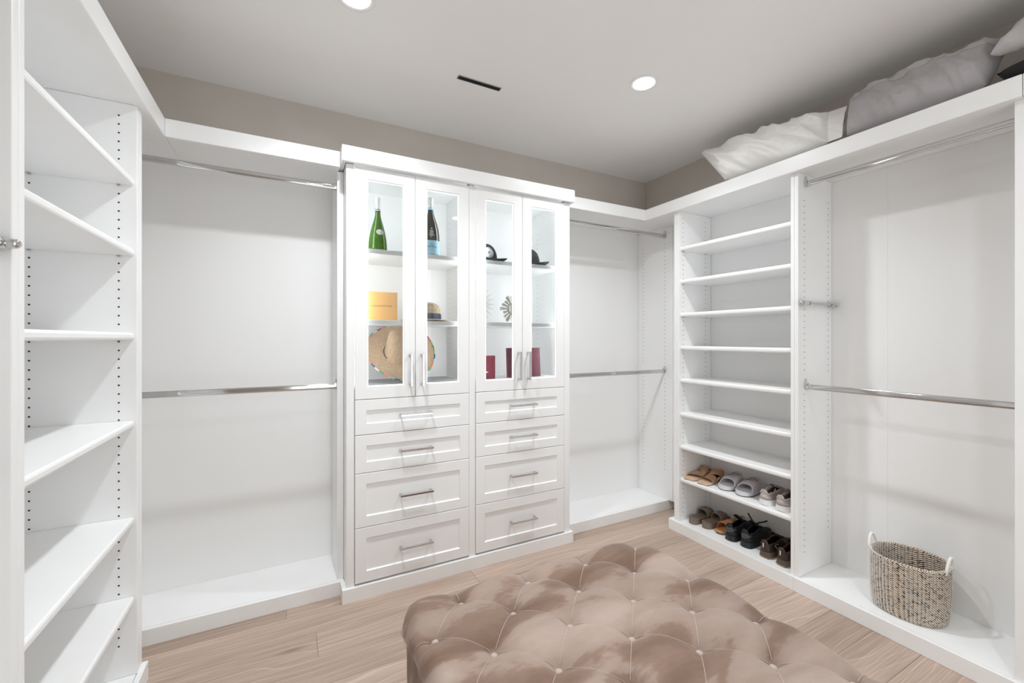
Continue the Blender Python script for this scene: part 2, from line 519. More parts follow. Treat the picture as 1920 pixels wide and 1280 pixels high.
# ---- back-right hanging bay
t = thing('hanging_bay', 'white double-hang closet bay with two chrome rods between the glass-door cabinet and the corner', 'closet', (2.1, 2.5, 0), 'double-hang closet bays')
panel(t, 2.592, 2.622, 2.300, 2.66, BT, VB)
obj('corner_filler', B(2.600, 2.620, 2.0685, 2.2995, BT, VB), M['white'], t)
panel(t, 1.607, 1.63, BFY, 2.66, BT, VB)
obj('back_panel', B(1.607, 2.622, 2.6605, 2.677, BT, VB), M['white_dark'], t)
base_y(t, 1.626, 2.697, 2.335, 2.677)
rod(t, (1.6305, 2.372, 2.120), (2.5915, 2.372, 2.120)); rod(t, (1.6305, 2.372, 1.068), (2.5915, 2.372, 1.068))
pts = pin_col(0.30, 2.09, lambda z: (2.5918, 2.372, z)) + pin_col(0.30, 2.09, lambda z: (2.5918, 2.60, z))
pins(t, [p for p in pts if abs(p[2] - 1.075) > .04], '-X')

# ---- right shoe tower (front X 2.35)
RF = 2.35
t = thing('shoe_tower', 'tall white shelf tower with eight open shelves holding shoes at the bottom', 'shelving', (2.5, 1.66, 0))
panel(t, RF, 2.678, 2.027, 2.047, BT, VB); panel(t, RF, 2.678, 2.0475, 2.068, BT, VB)
panel(t, RF, 2.678, 1.281, 1.30, BT, VB)
obj('back_panel', B(2.680, 2.697, 1.281, 2.068, BT, VB), M['white_dark'], t)
base_x(t, 1.281, 2.104, 2.335, 2.697)
RSZ = (1.947, 1.722, 1.496, 1.270, 1.0465, 0.8157, 0.593, 0.370)
for z in RSZ:
    shelf_edge(t, 2.362, 2.679, 1.3015, 2.0255, z, 0.0255, '-X')
pts = [p for x in (2.392, 2.618) for p in pin_col(0.13, 2.165, lambda z: (x, 2.0268, z)) if clear(p[2], RSZ)]
pins(t, pts, '-Y')
bm = bmesh.new()
for z in RSZ:
    for x in (2.392, 2.618): box(bm, x - .004, x + .004, 2.020, 2.0268, z - .0255 - .0045, z - .0258)
o = obj('shelf_pegs', bm, M['pin'], t); o['kind'] = 'stuff'

# ---- right hanging bay
t = thing('hanging_bay', 'white double-hang closet bay with two chrome rods above the woven basket', 'closet', (2.5, 0.9, 0), 'double-hang closet bays')
panel(t, RF, 2.678, 1.261, 1.2805, BT, VB)
panel(t, RF, 2.678, 0.492, 0.517, BT, VB)
bm = bmesh.new(); box(bm, 2.680, 2.697, 0.492, 1.0123, BT, VB); box(bm, 2.680, 2.697, 1.0127, 1.2805, BT, VB)
obj('back_panel', bm, M['white_dark'], t)
base_x(t, 0.492, 1.2805, 2.335, 2.697)
rod(t, (2.418, 1.2605, 2.139), (2.418, 0.5175, 2.139)); rod(t, (2.418, 1.2605, 1.068), (2.418, 0.5175, 1.068))
pts = [p for x in (2.405, 2.638) for p in pin_col(0.195 if x < 2.5 else 0.28, 2.08, lambda z: (x, 1.2608, z)) if abs(p[2] - 1.08) > .045 and abs(p[2] - 1.507) > .017]
pins(t, pts, '-Y')

# ---- right bay continuing beside the camera
t = thing('hanging_bay', 'white closet bay past the right picture edge, beyond the end panel', 'closet', (2.5, 0.1, 0))
panel(t, RF, 2.678, 0.4665, 0.4915, BT, VB); panel(t, RF, 2.678, -0.30, -0.275, BT, VB)
obj('back_panel', B(2.680, 2.697, -0.30, 0.4915, BT, VB), M['white_dark'], t)
base_x(t, -0.30, 0.4915, 2.335, 2.697)

# ---- top shelves running round the room
t = thing('top_shelf', 'white L-shaped top shelf running above the left tower and left hanging bay', 'shelf', (-0.6, 2.3, VB))
obj('shelf_board', B(XL + .002, -0.478, 0.42, 2.678, VB + .0005, VT, bev=.002), M['white'], t)
obj('shelf_board', B(-0.4775, 0.2235, 2.303, 2.678, VB + .0005, VT, bev=.002), M['white'], t)
t = thing('top_shelf', 'white L-shaped top shelf running above the right bays and carrying the pillows', 'shelf', (2.5, 1.6, VB))
obj('shelf_board', B(2.32, 2.698, 0.4925, 2.678, VB + .0005, VT, bev=.002), M['white'], t)
obj('shelf_board', B(2.32, 2.698, -0.30, 0.4905, VB + .0005, VT, bev=.002), M['white'], t)
obj('shelf_board', B(1.6275, 2.3195, 2.303, 2.678, VB + .0005, VT, bev=.002), M['white'], t)

# ------------------------------------------------------------------ glass-door cabinet
FY = 2.252
cabt = thing('display_cabinet', 'white built-in cabinet with four lit glass doors over eight drawers', 'cabinet', (0.925, 2.45, 0))
YBK = 2.655
for x0, x1 in ((0.2475, 0.2865), (1.563, 1.6065)):
    bm = bmesh.new(); box(bm, x0, x1, FY + .004, YBK, BT, 2.200, bev=.003, seg=2)
    obj('side_panel', bm, M['white'], cabt)
obj('side_panel', B(0.9055, 0.9445, FY + .004, YBK, BT, 2.200, bev=.003, seg=2), M['white'], cabt)
obj('back_panel', B(0.2475, 1.6065, YBK, YBK + .016, BT, 2.2), M['white'], cabt)
bm = bmesh.new()
box(bm, 0.2255, 1.6255, 2.226, 2.250, 2.200, 2.2775, bev=.0015); box(bm, 0.2255, 0.245, 2.2505, 2.676, 2.2, 2.2775); box(bm, 1.606, 1.6255, 2.2505, 2.676, 2.2, 2.2775)
box(bm, 0.2455, 1.6055, 2.2505, 2.676, 2.2215, 2.2765)
obj('crown', bm, M['white'], cabt)
bm = bmesh.new(); box(bm, 0.2275, 1.6255, 2.243, 2.334, 0, BT, bev=.0015)
obj('plinth', bm, M['white'], cabt)
for x0, x1 in ((0.287, 0.905), (0.945, 1.5625)):
    obj('cabinet_floor', B(x0, x1, FY + .024, YBK, 1.052, 1.0745), M['white'], cabt)
    obj('cabinet_top', B(x0 - .0005, x1 + .0005, FY + .03, YBK + .0005, 2.198, 2.221), M['white'], cabt)
    for z in (1.7905, 1.4195):
        obj('shelf', B(x0 + .001, x1 - .001, 2.293, YBK - .001, z - .0245, z, bev=.002), M['white'], cabt)
    # LED strips in the front corners and under the top
    for xs, s in ((x0 + .006, 1), (x1 - .006, -1)):
        obj('led_strip', B(xs - .004, xs + .004, FY + .027, FY + .034, 1.08, 2.195), M['led'], cabt)
        l = bpy.data.lights.new('led_lamp', 'AREA'); l.shape = 'RECTANGLE'; l.size = 1.08; l.size_y = 0.012
        l.energy = LED_W; l.color = (0.95, 0.975, 1.0)
        lo = bpy.data.objects.new('led_lamp', l); C.objects.link(lo)
        lo.location = (xs + s * .006, FY + .036, 1.64)
        d = Vector((s * 0.75, 1.0, 0)).normalized()          # aim: -Z of the lamp
        zax = -d; xax = Vector((0, 0, 1)); yax = zax.cross(xax)
        lo.matrix_world = Matrix.Translation(lo.location) @ Matrix((xax, yax, zax)).transposed().to_4x4()
        lo.parent = cabt; lo.matrix_parent_inverse = Matrix.Translation(-Vector(cabt.location))
pts = []
for xi, s in ((0.9052, -1), (1.5628, -1)):
    p2 = [p for y_ in (2.34, 2.592) for p in pin_col(1.13, 2.06, lambda z: (xi, y_, z)) if clear(p[2], (1.7905, 1.4195))]
    pts += p2
pins(cabt, pts, '-X', .0026)

def shaker(x0, x1, z0, z1, y, th, border, bt, bb, depth, step, hole=False):
    """framed front facing -Y, recessed panel or through opening"""
    bm = bmesh.new()
    def rect(ax0, ax1, az0, az1, yy): return [bm.verts.new(p) for p in ((ax0, yy, az0), (ax1, yy, az0), (ax1, yy, az1), (ax0, yy, az1))]
    def ring(a, b):
        for i in range(4): bm.faces.new((a[i], a[(i + 1) % 4], b[(i + 1) % 4], b[i]))
    e = .0018
    back = rect(x0, x1, z0, z1, y + th); side = rect(x0, x1, z0, z1, y + e); front = rect(x0 + e, x1 - e, z0 + e, z1 - e, y)
    inn = rect(x0 + border, x1 - border, z0 + bb, z1 - bt, y)
    rec = rect(x0 + border + step, x1 - border - step, z0 + bb + step, z1 - bt - step, y + depth)
    ring(back, side); ring(side, front); ring(front, inn); ring(inn, rec)
    if hole:
        bi = rect(x0 + border + step, x1 - border - step, z0 + bb + step, z1 - bt - step, y + th)
        ring(rec, bi); ring(bi, back)
    else:
        bm.faces.new(rec); bm.faces.new(back[::-1])
    return bm

def bar_handle(parent, c, length, vertical):
    bm = bmesh.new(); x, y, z = c; h = length / 2; off = 0.030
    if vertical:
        box(bm, x - .0055, x + .0055, y - off - .009, y - off, z - h, z + h, bev=.0015)
        for s in (-1, 1): box(bm, x - .0045, x + .0045, y - off, y, z + s * (h - .0075) - .005, z + s * (h - .0075) + .005, bev=.001)
    else:
        box(bm, x - h, x + h, y - off - .009, y - off, z - .0055, z + .0055, bev=.0015)
        for s in (-1, 1): box(bm, x + s * (h - .0075) - .005, x + s * (h - .0075) + .005, y - off, y, z - .0045, z + .0045, bev=.001)
    return obj('handle', bm, M['chrome'], parent)

DZ0, DZ1 = 1.0125, 2.193
for x0, x1, hx in ((0.2885, 0.5945, 0.5665), (0.597, 0.9035, 0.6295), (0.947, 1.2525, 1.2235), (1.255, 1.5605, 1.2885)):
    d = obj('door', shaker(x0, x1, DZ0, DZ1, FY, .021, .0585, .0575, .0625, .004, .003, True), M['white'], cabt)
    obj('glass_pane', B(x0 + .056, x1 - .056, FY + .0125, FY + .0165, DZ0 + .06, DZ1 - .055), M['glass'], d)
    bm = bmesh.new(); ox0, ox1, oz0, oz1 = x0 + .0615, x1 - .0615, DZ0 + .0655, DZ1 - .0605; q = .0028
    box(bm, ox0, ox1, FY + .0045, FY + .0115, oz0, oz0 + q); box(bm, ox0, ox1, FY + .0045, FY + .0115, oz1 - q, oz1)
    box(bm, ox0, ox0 + q, FY + .0045, FY + .0115, oz0 + q, oz1 - q); box(bm, ox1 - q, ox1, FY + .0045, FY + .0115, oz0 + q, oz1 - q)
    obj('led_edging', bm, M['led_soft'], d)
    bar_handle(d, (hx, FY, 1.1565), 0.172, True)
for x0, x1 in ((0.2885, 0.9035), (0.947, 1.5605)):
    for z0, z1 in ((0.8325, 1.0095), (0.6385, 0.8295), (0.3625, 0.6355), (0.0830, 0.3595)):
        d = obj('drawer', shaker(x0, x1, z0, z1, FY, .021, .054, .0535, .0535, .0075, .005), M['white'], cabt)
        bar_handle(d, ((x0 + x1) / 2 + .004, FY + .0075, (z0 + z1) / 2 - .002), 0.178, False)
    # dark carcass behind the drawer gaps
    obj('drawer_carcass', B(x0, x1, FY + .10, YBK - .002, BT, 1.0505), M['white_dark'], cabt)

# ------------------------------------------------------------------ valet rods
def valet(label, c, y, s):
    """pull-out rod along X fixed to a panel face at y; front end at -X*s ..."""
    t = thing('valet_rod', label, 'rod', c)
    x, yy, z = c
    bm = bmesh.new(); yr = yy - 0.020
    tube(bm, [(x + s * .03, yr, z), (x + s * .345, yr, z)], .0075, 14)
    obj('slide_rod', bm, M['chrome'], t, True, 40)
    bm = bmesh.new()
    prof = [(0, -.008), (.006, -.0065), (.0095, -.002), (.0105, .003), (.009, .009), (.0065, .013), (.0065, .017), (.0115, .0185), (.0115, .060), (.008, .0625), (.008, .070), (.012, .072), (.012, .079), (0, .0795)]
    lathe(bm, [(r, s * h) for r, h in prof], (x, yr, z), 20, 'X')
    obj('end_knob', bm, M['chrome'], t, True, 40)
    bm = bmesh.new()
    prof = [(0, .285), (.0115, .286), (.0115, .318), (.008, .320), (.008, .326), (.012, .328), (.012, .336), (.007, .338), (.0085, .344), (.007, .352), (0, .355)]
    lathe(bm, [(r, s * h) for r, h in prof], (x, yr, z), 20, 'X')
    obj('rear_mount', bm, M['chrome'], t, True, 40)
    for h in (.04, .30): obj('mount_block', B(x + s * h - .006, x + s * h + .006, yr, yy - .0003, z - .009, z + .009, bev=.001), M['chrome'], t)
valet('chrome valet rod fixed to the end panel at the left picture edge', (-0.491, 1.2425, 1.513), 1, -1)
valet('chrome valet rod fixed to the panel between the shoe tower and the right hanging bay', (2.336, 1.261, 1.508), 1, 1)

# ------------------------------------------------------------------ tufted ottoman
def ottoman():
    t = thing('tufted_ottoman', 'square brown crushed-velvet ottoman with deep diamond button tufting', 'ottoman', (0.856, 0.903, 0))
    cx, cy = 0.856, 0.905
    Q = 0.13375                      # half pitch of the button lattice
    HX = HY = 0.5085                 # half size of the developed top
    ZT, RB, RC = 0.449, 0.024, 0.075  # top height, edge rounding, plan corner radius
    nb = 8
    bx = [-3.5 * Q + i * Q for i in range(nb)]
    def fcap(s):                     # 0 at a crease, 1 mid puff, round profile with a sharp crease
        s = abs(s - round(s)) * 2
        return sqrt(max(0.0, 1 - (1 - s) ** 2))
    lim = 3.5 * Q
    def gq(s):
        return abs(s - round(s)) * 2
    def puff(a, b):
        """height of the padding over the seam net, at developed coords a,b"""
        ax, by = max(-lim, min(lim, a)), max(-lim, min(lim, b))
        # lattice phase: buttons where (i+j) odd (j counted from the far edge)
        i = (ax + lim) / Q; j = (lim - by) / Q
        u, v = (i + j - 1) / 2, (i - j - 1) / 2
        fu, fv = fcap(u), fcap(v)
        ox, oy = abs(a) - lim, abs(b) - lim
        gu, gv = 1 - (1 - gq(u)) ** 2, 1 - (1 - gq(v)) ** 2
        su, sv = sin(pi * gq(u) / 2), sin(pi * gq(v) / 2)
        body = 0.64 * (1 - (1 - su) * (1 - sv)) ** .8 + 0.36 * (gu * gv) ** .75
        if ox > 0 or oy > 0:
            o_ = max(ox, oy, 0)
            if ox > oy: ph = (j if a < 0 else j + 1) / 2 + 0.5
            else: ph = (i if b > 0 else i + 1) / 2 + 0.5
            g = gq(ph); pl = (1 - (1 - g) ** 2) ** .6
            k = min(1.0, o_ / 0.030); k = k * k * (3 - 2 * k)
            pleat = 0.62 + 0.13 * pl
            if ox > 0 and oy > 0: pleat = 0.70
            body = body * (1 - k) + pleat * k
        return body
    def wob(x, y):
        return noise.noise(Vector((x * 7, y * 7, 1.3))) * 0.0035 + noise.noise(Vector((x * 26, y * 26, 4.3))) * 0.0010
    AMP = 0.042
    n = 320
    prm = []
    # denser towards the edge
    for q in range(n + 1): prm.append(-1 + 2 * q / n)
    bm = bmesh.new()
    def plan(u, v):
        x, y = u * HX, v * HY
        qx, qy = abs(x) - (HX - RC), abs(y) - (HY - RC)
        if qx > 0 and qy > 0:
            s, w = qx / RC, qy / RC
            qx2, qy2 = s * sqrt(1 - w * w / 2) * RC, w * sqrt(1 - s * s / 2) * RC
            x = math.copysign(HX - RC + qx2, x); y = math.copysign(HY - RC + qy2, y)
        return x, y
    def sdf(x, y):
        qx, qy = abs(x) - (HX - RC), abs(y) - (HY - RC)
        if qx > 0 and qy > 0:
            l = math.hypot(qx, qy); return RC - l, Vector((math.copysign(qx / l, x), math.copysign(qy / l, y), 0))
        if qx > qy: return RC - qx, Vector((math.copysign(1, x), 0, 0))
        return RC - qy, Vector((0, math.copysign(1, y), 0))
    def surf(x, y):
        d, nrm = sdf(x, y)
        ra = RB * pi / 2
        if d < ra:
            th = (1 - d / ra) * pi / 2
            inset = RB - RB * sin(th)
            p = Vector((x, y, 0)) + nrm * (d - inset)
            p.z = ZT - AMP - RB * (1 - cos(th))
            nn = nrm * sin(th) + Vector((0, 0, cos(th)))
        else:
            p = Vector((x, y, ZT - AMP)); nn = Vector((0, 0, 1))
        return p, nn
    # developed coordinate: stretch plan so that the rounding's arc length is covered
    vs = []
    for i in range(n + 1):
        row = []
        for j in range(n + 1):
            x, y = plan(prm[i], prm[j])
            p, nn = surf(x, y)
            h = puff(x, y)
            w = wob(x, y)
            # button dimples
            dd = 0
            fi = (x + lim) / Q; fj = (lim - y) / Q
            for ii in (math.floor(fi), math.ceil(fi)):
                for jj in (math.floor(fj), math.ceil(fj)):
                    if 0 <= ii < nb and 0 <= jj < nb and (ii + jj) % 2 == 1:
                        r = math.hypot((fi - ii), (fj - jj)) * Q
                        dd = max(dd, math.exp(-(r / 0.024) ** 2))
            q = p + nn * (AMP * h + w - 0.009 * dd)
            row.append(bm.verts.new((q.x + cx, q.y + cy, q.z)))
        vs.append(row)
    for i in range(n):
        for j in range(n):
            bm.faces.new((vs[i][j], vs[i + 1][j], vs[i + 1][j + 1], vs[i][j + 1]))
    loop = [vs[i][0] for i in range(n)] + [vs[n][j] for j in range(n)] + [vs[i][n] for i in range(n, 0, -1)] + [vs[0][j] for j in range(n, 0, -1)]
    lc = [(prm[i], -1) for i in range(n)] + [(1, prm[j]) for j in range(n)] + [(prm[i], 1) for i in range(n, 0, -1)] + [(-1, prm[j]) for j in range(n, 0, -1)]
    prev = loop
    zt = ZT - AMP - RB
    steps = 14
    for s in range(1, steps + 1):
        f = s / steps; z = zt + (0.055 - zt) * f
        ring = []
        for (u, v), v0 in zip(lc, loop):
            x, y = plan(u, v); d, nrm = sdf(x, y)
            h = puff(x + nrm.x * .05 * min(1, .35 + f * 6), y + nrm.y * .05 * min(1, .35 + f * 6))
            fade = 1 - 0.45 * f
            q = Vector((x, y, z)) + nrm * (d - (RB * pi / 2 - RB) + AMP * (h * fade + .1 * (1 - fade)) + 0.006 * sin(pi * f))
            ring.append(bm.verts.new((q.x + cx, q.y + cy, z)))
        for a in range(len(loop)):
            b = (a + 1) % len(loop)
            bm.faces.new((prev[a], prev[b], ring[b], ring[a]))
        prev = ring
    bm.faces.new(prev)
    up = obj('upholstery', bm, M['velvet'], t, True)
    # buttons
    proto = None
    def height(px, py):
        p, nn = surf(px, py)
        return p + nn * (AMP * puff(px, py) - 0.009 + wob(px, py)), nn
    for i in range(nb):
        for j in range(nb):
            if (i + j) % 2 == 1:
                px, py = bx[i], -bx[j]
                p, nn = height(px, py)
                if proto is None:
                    bm = bmesh.new()
                    lathe(bm, [(0.0105, -0.006), (0.0122, -0.001), (0.0118, 0.003), (0.009, 0.0062), (0.005, 0.0078), (0, 0.0083)], (0, 0, 0), 18)
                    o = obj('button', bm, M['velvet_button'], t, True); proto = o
                else:
                    o = new_obj('button', proto.data, t)
                tilt = Vector((px * .35, py * .35, 1)).normalized() if max(abs(px), abs(py)) > lim - .01 else Vector((0, 0, 1))
                o.matrix_basis = Matrix.Translation((p.x + cx, p.y + cy, p.z + 0.003)) @ Vector((0, 0, 1)).rotation_difference(tilt).to_matrix().to_4x4()
    # fold lines between the buttons, their highlight put into a paler colour
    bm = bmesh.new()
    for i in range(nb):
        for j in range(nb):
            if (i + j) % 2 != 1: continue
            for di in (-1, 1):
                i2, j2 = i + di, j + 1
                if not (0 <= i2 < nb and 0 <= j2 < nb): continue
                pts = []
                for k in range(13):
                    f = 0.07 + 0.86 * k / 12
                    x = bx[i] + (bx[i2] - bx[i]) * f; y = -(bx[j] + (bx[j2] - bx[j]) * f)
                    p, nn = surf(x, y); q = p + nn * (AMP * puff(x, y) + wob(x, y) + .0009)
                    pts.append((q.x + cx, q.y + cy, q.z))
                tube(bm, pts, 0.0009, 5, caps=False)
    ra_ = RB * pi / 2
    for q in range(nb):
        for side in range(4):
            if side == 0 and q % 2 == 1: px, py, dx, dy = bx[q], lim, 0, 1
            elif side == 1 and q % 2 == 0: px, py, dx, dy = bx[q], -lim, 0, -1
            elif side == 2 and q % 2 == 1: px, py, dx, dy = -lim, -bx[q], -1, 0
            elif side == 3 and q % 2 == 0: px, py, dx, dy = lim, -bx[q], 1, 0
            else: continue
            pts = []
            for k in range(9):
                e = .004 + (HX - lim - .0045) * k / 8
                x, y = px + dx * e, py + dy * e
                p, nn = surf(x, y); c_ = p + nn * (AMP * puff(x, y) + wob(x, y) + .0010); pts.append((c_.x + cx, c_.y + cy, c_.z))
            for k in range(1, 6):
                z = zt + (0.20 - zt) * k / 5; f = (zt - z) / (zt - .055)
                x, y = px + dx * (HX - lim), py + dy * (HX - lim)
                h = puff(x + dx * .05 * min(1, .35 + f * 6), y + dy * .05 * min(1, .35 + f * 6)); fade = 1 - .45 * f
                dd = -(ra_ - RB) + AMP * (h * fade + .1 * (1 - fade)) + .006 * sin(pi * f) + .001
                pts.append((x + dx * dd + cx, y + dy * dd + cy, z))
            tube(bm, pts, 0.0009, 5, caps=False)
    o = obj('tuft_fold_highlights', bm, M['seam'], t, True); o['kind'] = 'stuff'
    for sx in (-1, 1):
        for sy in (-1, 1):
            bm = bmesh.new(); lathe(bm, [(0, 0), (.018, 0), (.025, .058), (0, .058)], (cx + sx * .44, cy + sy * .44, 0), 14)
            obj('foot', bm, M['foot'], t, True, 40)
ottoman()

# ------------------------------------------------------------------ woven basket
M['straw'] = noisy('seagrass_coil', (0.33, 0.225, 0.14), (0.50, 0.37, 0.25), (30, 30, 90), 1, 0.75, 0.4, 0.002)
def dark_straw():
    m = noisy('seagrass_coil_mixed', (0.36, 0.25, 0.165), (0.5, 0.375, 0.26), (24, 24, 90), 1, 0.75, 0.4, 0.002)
    b = bsdf(m); src = b.inputs['Base Color'].links[0].from_socket
    n = N(m, 'ShaderNodeTexNoise', Scale=1, Detail=2); L(m, coords(m, (70, 70, 105)), n.inputs['Vector'])
    r = ramp(m, n.outputs['Fac'], [(0.53, (1, 1, 1)), (0.60, (0.06, 0.05, 0.05))])
    mx = N(m, 'ShaderNodeMixRGB', blend_type='MULTIPLY'); mx.inputs[0].default_value = 1
    L(m, src, mx.inputs[1]); L(m, r, mx.inputs[2]); L(m, mx.outputs[0], b.inputs['Base Color'])
    return m
M['straw_mix'] = dark_straw()
M['cord_white'] = mat('white_cord', (0.86, 0.85, 0.82), 0.7)
def basket():
    cx, cy, z0 = 2.520, 0.875, BT
    t = thing('woven_basket', 'oval seagrass basket with white stitching and two white loop handles', 'basket', (cx, cy, z0))
    ax = Vector((-0.06, 0.998, 0)); ay = Vector((-0.998, -0.06, 0))
    rows, H = 26, 0.248
    A, Bb = 0.134, 0.121
    def P(a, f, out=0.0):
        k = 0.90 + 0.10 * min(1, (f + .04) * 1.7) ** .6
        if f < .06: k -= 0.05 * (1 - f / .06) ** 2
        c, s = cos(a), sin(a)
        p = ax * ((A + out) * k * math.copysign(abs(c) ** .85, c)) + ay * ((Bb + out) * k * math.copysign(abs(s) ** .85, s))
        return Vector((cx, cy, z0)) + p
    r = H / rows / 2
    bm = bmesh.new()
    for q in range(rows):
        f = q / (rows - 1)
        pts = [P(2 * pi * k / 60, f) + Vector((0, 0, r + q * 2 * r)) for k in range(60)]
        tube(bm, pts, r * 1.06, 7, closed=True)
    box_ = []
    # woven bottom
    vs = [bm.verts.new(P(2 * pi * k / 60, 0) + Vector((0, 0, r))) for k in range(60)]
    bm.faces.new(vs)
    obj('coiled_wall', bm, M['straw_mix'], t, True)
    bm = bmesh.new(); ns = 62
    for q in range(rows):
        f = q / (rows - 1)
        for k in range(ns):
            a = 2 * pi * (k + 0.0 * q) / ns
            for side in (1, -1):
                rr = r * 1.0
                pts = []
                for e in range(4):
                    g = -.86 + 1.72 * e / 3
                    pts.append(P(a - g * 0.046, f, side * (rr * 1.06 * cos(g * 1.05))) + Vector((0, 0, r + q * 2 * r + rr * 1.06 * sin(g * 1.05) * 1.1)))
                tube(bm, pts, 0.00150, 4, caps=False)
    o = obj('stitching', bm, M['cord_white'], t, True); o['kind'] = 'stuff'
    bm = bmesh.new()
    for k in range(110):
        a = 2 * pi * k / 110
        pts = [P(a - g * .03, 1, 0.0055 * cos(g * 3)) + Vector((0, 0, H - r + 0.0055 * sin(g * 3) + .002)) for g in (-.6, -.3, 0, .3, .6)]
    pts = [P(2 * pi * k / 72, 1) + Vector((0, 0, H + .0005)) for k in range(72)]
    tube(bm, pts, 0.0040, 7, closed=True)
    obj('rim', bm, M['straw'], t, True)
    bm = bmesh.new()
    for k in range(90):
        a = 2 * pi * k / 90
        pts = [P(a + .02 * (g - .5), 1, 0.0046 * cos(pi * g)) + Vector((0, 0, H + .0005 + 0.0046 * sin(pi * g))) for g in (-.1, .15, .38, .62, .85, 1.1)]
        tube(bm, pts, 0.0013, 4, caps=False)
    o = obj('rim_stitching', bm, M['cord_white'], t, True); o['kind'] = 'stuff'
    for s in (0, pi):
        bm = bmesh.new(); pts = []
        for k in range(19):
            g = k / 18; th = pi * g
            p = P(s + (g - .5) * .56, 1, 0.004) + Vector((0, 0, H - .012 + 0.064 * sin(th) ** .6))
            pts.append(p)
        tube(bm, pts, 0.0055, 9)
        h = obj('handle', bm, M['cord_white'], t, True)
        bm = bmesh.new()
        for k in (4, 9, 14):
            tube(bm, [pts[k] - (pts[k + 1] - pts[k]) * .25, pts[k] + (pts[k + 1] - pts[k]) * .25], 0.0066, 9)
        obj('binding', bm, M['cord_white'], h, True, 50)
basket()

# ------------------------------------------------------------------ pillows on the top shelf
def pillow(name, label, group, corners, thick, mt, seed, hem=None, nu=110, nv=48, wr=1.0, pw=0.5, band=False):
    BL, BR, TR, TL = [Vector(c) for c in corners]
    t = thing(name, label, 'pillow', tuple((BL + BR) / 2), group)
    nrm = (BR - BL).cross(TL - BL).normalized()
    if nrm.x > 0: nrm = -nrm
    def f(side):
        def g(u, v):
            p = (BL * (1 - u) + BR * u) * (1 - v) + (TL * (1 - u) + TR * u) * v
            uu = u if hem is None else min(1, u / hem)
            e = (max(0, 1 - (2 * uu - 1) ** 6) ** .6) * (max(0, 1 - (2 * v - 1) ** 4) ** pw)
            if hem is not None: e = max(e, 0.12 * max(0, 1 - (2 * v - 1) ** 2) * min(1, (u - .5) * 4) if u > .5 else 0)
            ear = 1 - 0.10 * (1 - (2 * u - 1) ** 2) ** .5
            q = Vector((u * 4.1 + seed, v * 1.6, side * 3.0))
            w = noise.noise(Vector((u * 7 + v * 2.2 + seed, v * 1.5, seed))) * .030
            ridge = 1 - abs(noise.noise(Vector((u * 9 + v * 3.0 + seed * 2, v * 1.8 - u, seed + side))))
            w2 = (ridge ** 5) * .022 - .008
            w3 = noise.noise(Vector((u * 24 + seed, v * 9, side))) * .006
            h = thick / 2 * e + (w + w2 + w3) * wr * min(1, e * 1.6)
            c = (BL + BR + TR + TL) / 4
            vv = (v - .5)
            edge_w = noise.noise(Vector((u * 6 + seed, v * 3, 5))) * .006 * wr
            return p + nrm * (side * h) + (TL - BL).normalized() * (edge_w + 0.006 * sin(u * 11 + seed) * v * wr)
        return g
    bm = bmesh.new()
    grid(bm, nu, nv, f(1)); grid(bm, nu, nv, f(-1))
    bmesh.ops.remove_doubles(bm, verts=bm.verts[:], dist=0.0004)
    o = obj('pillow_body', bm, mt, t, True)
    if band:
        bm = bmesh.new(); g = f(1)
        grid(bm, nu, 14, lambda u, v: g(.012 + .976 * u, .70 + .295 * v) + nrm * .0022)
        obj('lit_top_band', bm, M['grey_light'], t, True)  # paler overlay on the upper part: light from above put into the colour
    return t, f(1)
pt, ff = pillow('pillow', 'crumpled white cotton pillow on the top shelf above the shoe tower', None,
       [(2.375, 1.700, 2.300), (2.375, 1.075, 2.300), (2.46, 1.090, 2.482), (2.46, 1.935, 2.572)], 0.15, M['white_cotton'], 2.3, hem=.90)
pt, ff = pillow('pillow', 'long grey sateen pillow with a stitched seam, lying beside the white pillow', None,
       [(2.375, 1.055, 2.300), (2.40, 0.600, 2.305), (2.50, 0.560, 2.50), (2.49, 1.09, 2.505)], 0.17, M['grey_cotton'], 7.7, wr=.6, band=True)
bm = bmesh.new(); tube(bm, [ff(.03 + .94 * k / 40, .695) + Vector((-.0015, 0, 0)) for k in range(41)], .0016, 5)
obj('seam_piping', bm, M['grey_light'], pt, True)
pt, ff = pillow('pillow', 'pale grey pillow at the right picture edge, its pointed corner over the long grey one', None,
       [(2.350, 0.580, 2.395), (2.36, 0.10, 2.385), (2.47, 0.05, 2.56), (2.45, 0.500, 2.535)], 0.11, M['grey_light'], 4.4, wr=.45)
t = thing('gap_filler', 'black padded shape filling the gap under the pale grey pillow at the right edge', 'gap_filler', (2.5, 0.38, VT))
bm = bmesh.new()  # plain black padded shape that fills the gap below the pillow
def gap_shape(side):
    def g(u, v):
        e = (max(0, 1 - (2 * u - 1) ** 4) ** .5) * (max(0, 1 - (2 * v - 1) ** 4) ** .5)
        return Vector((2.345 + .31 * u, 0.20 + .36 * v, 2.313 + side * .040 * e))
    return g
grid(bm, 24, 24, gap_shape(1)); grid(bm, 24, 24, gap_shape(-1)); bmesh.ops.remove_doubles(bm, verts=bm.verts[:], dist=.0004)
obj('gap_filler_body', bm, M['gap_black'], t, True)

# ------------------------------------------------------------------ things in the glass cabinet
S1, S2, S3 = 1.7908, 1.4198, 1.0748    # shelf tops
def to_cam(x, y):   # angle (about z) of the direction from a point to the viewer
    return math.atan2(-y, -x)

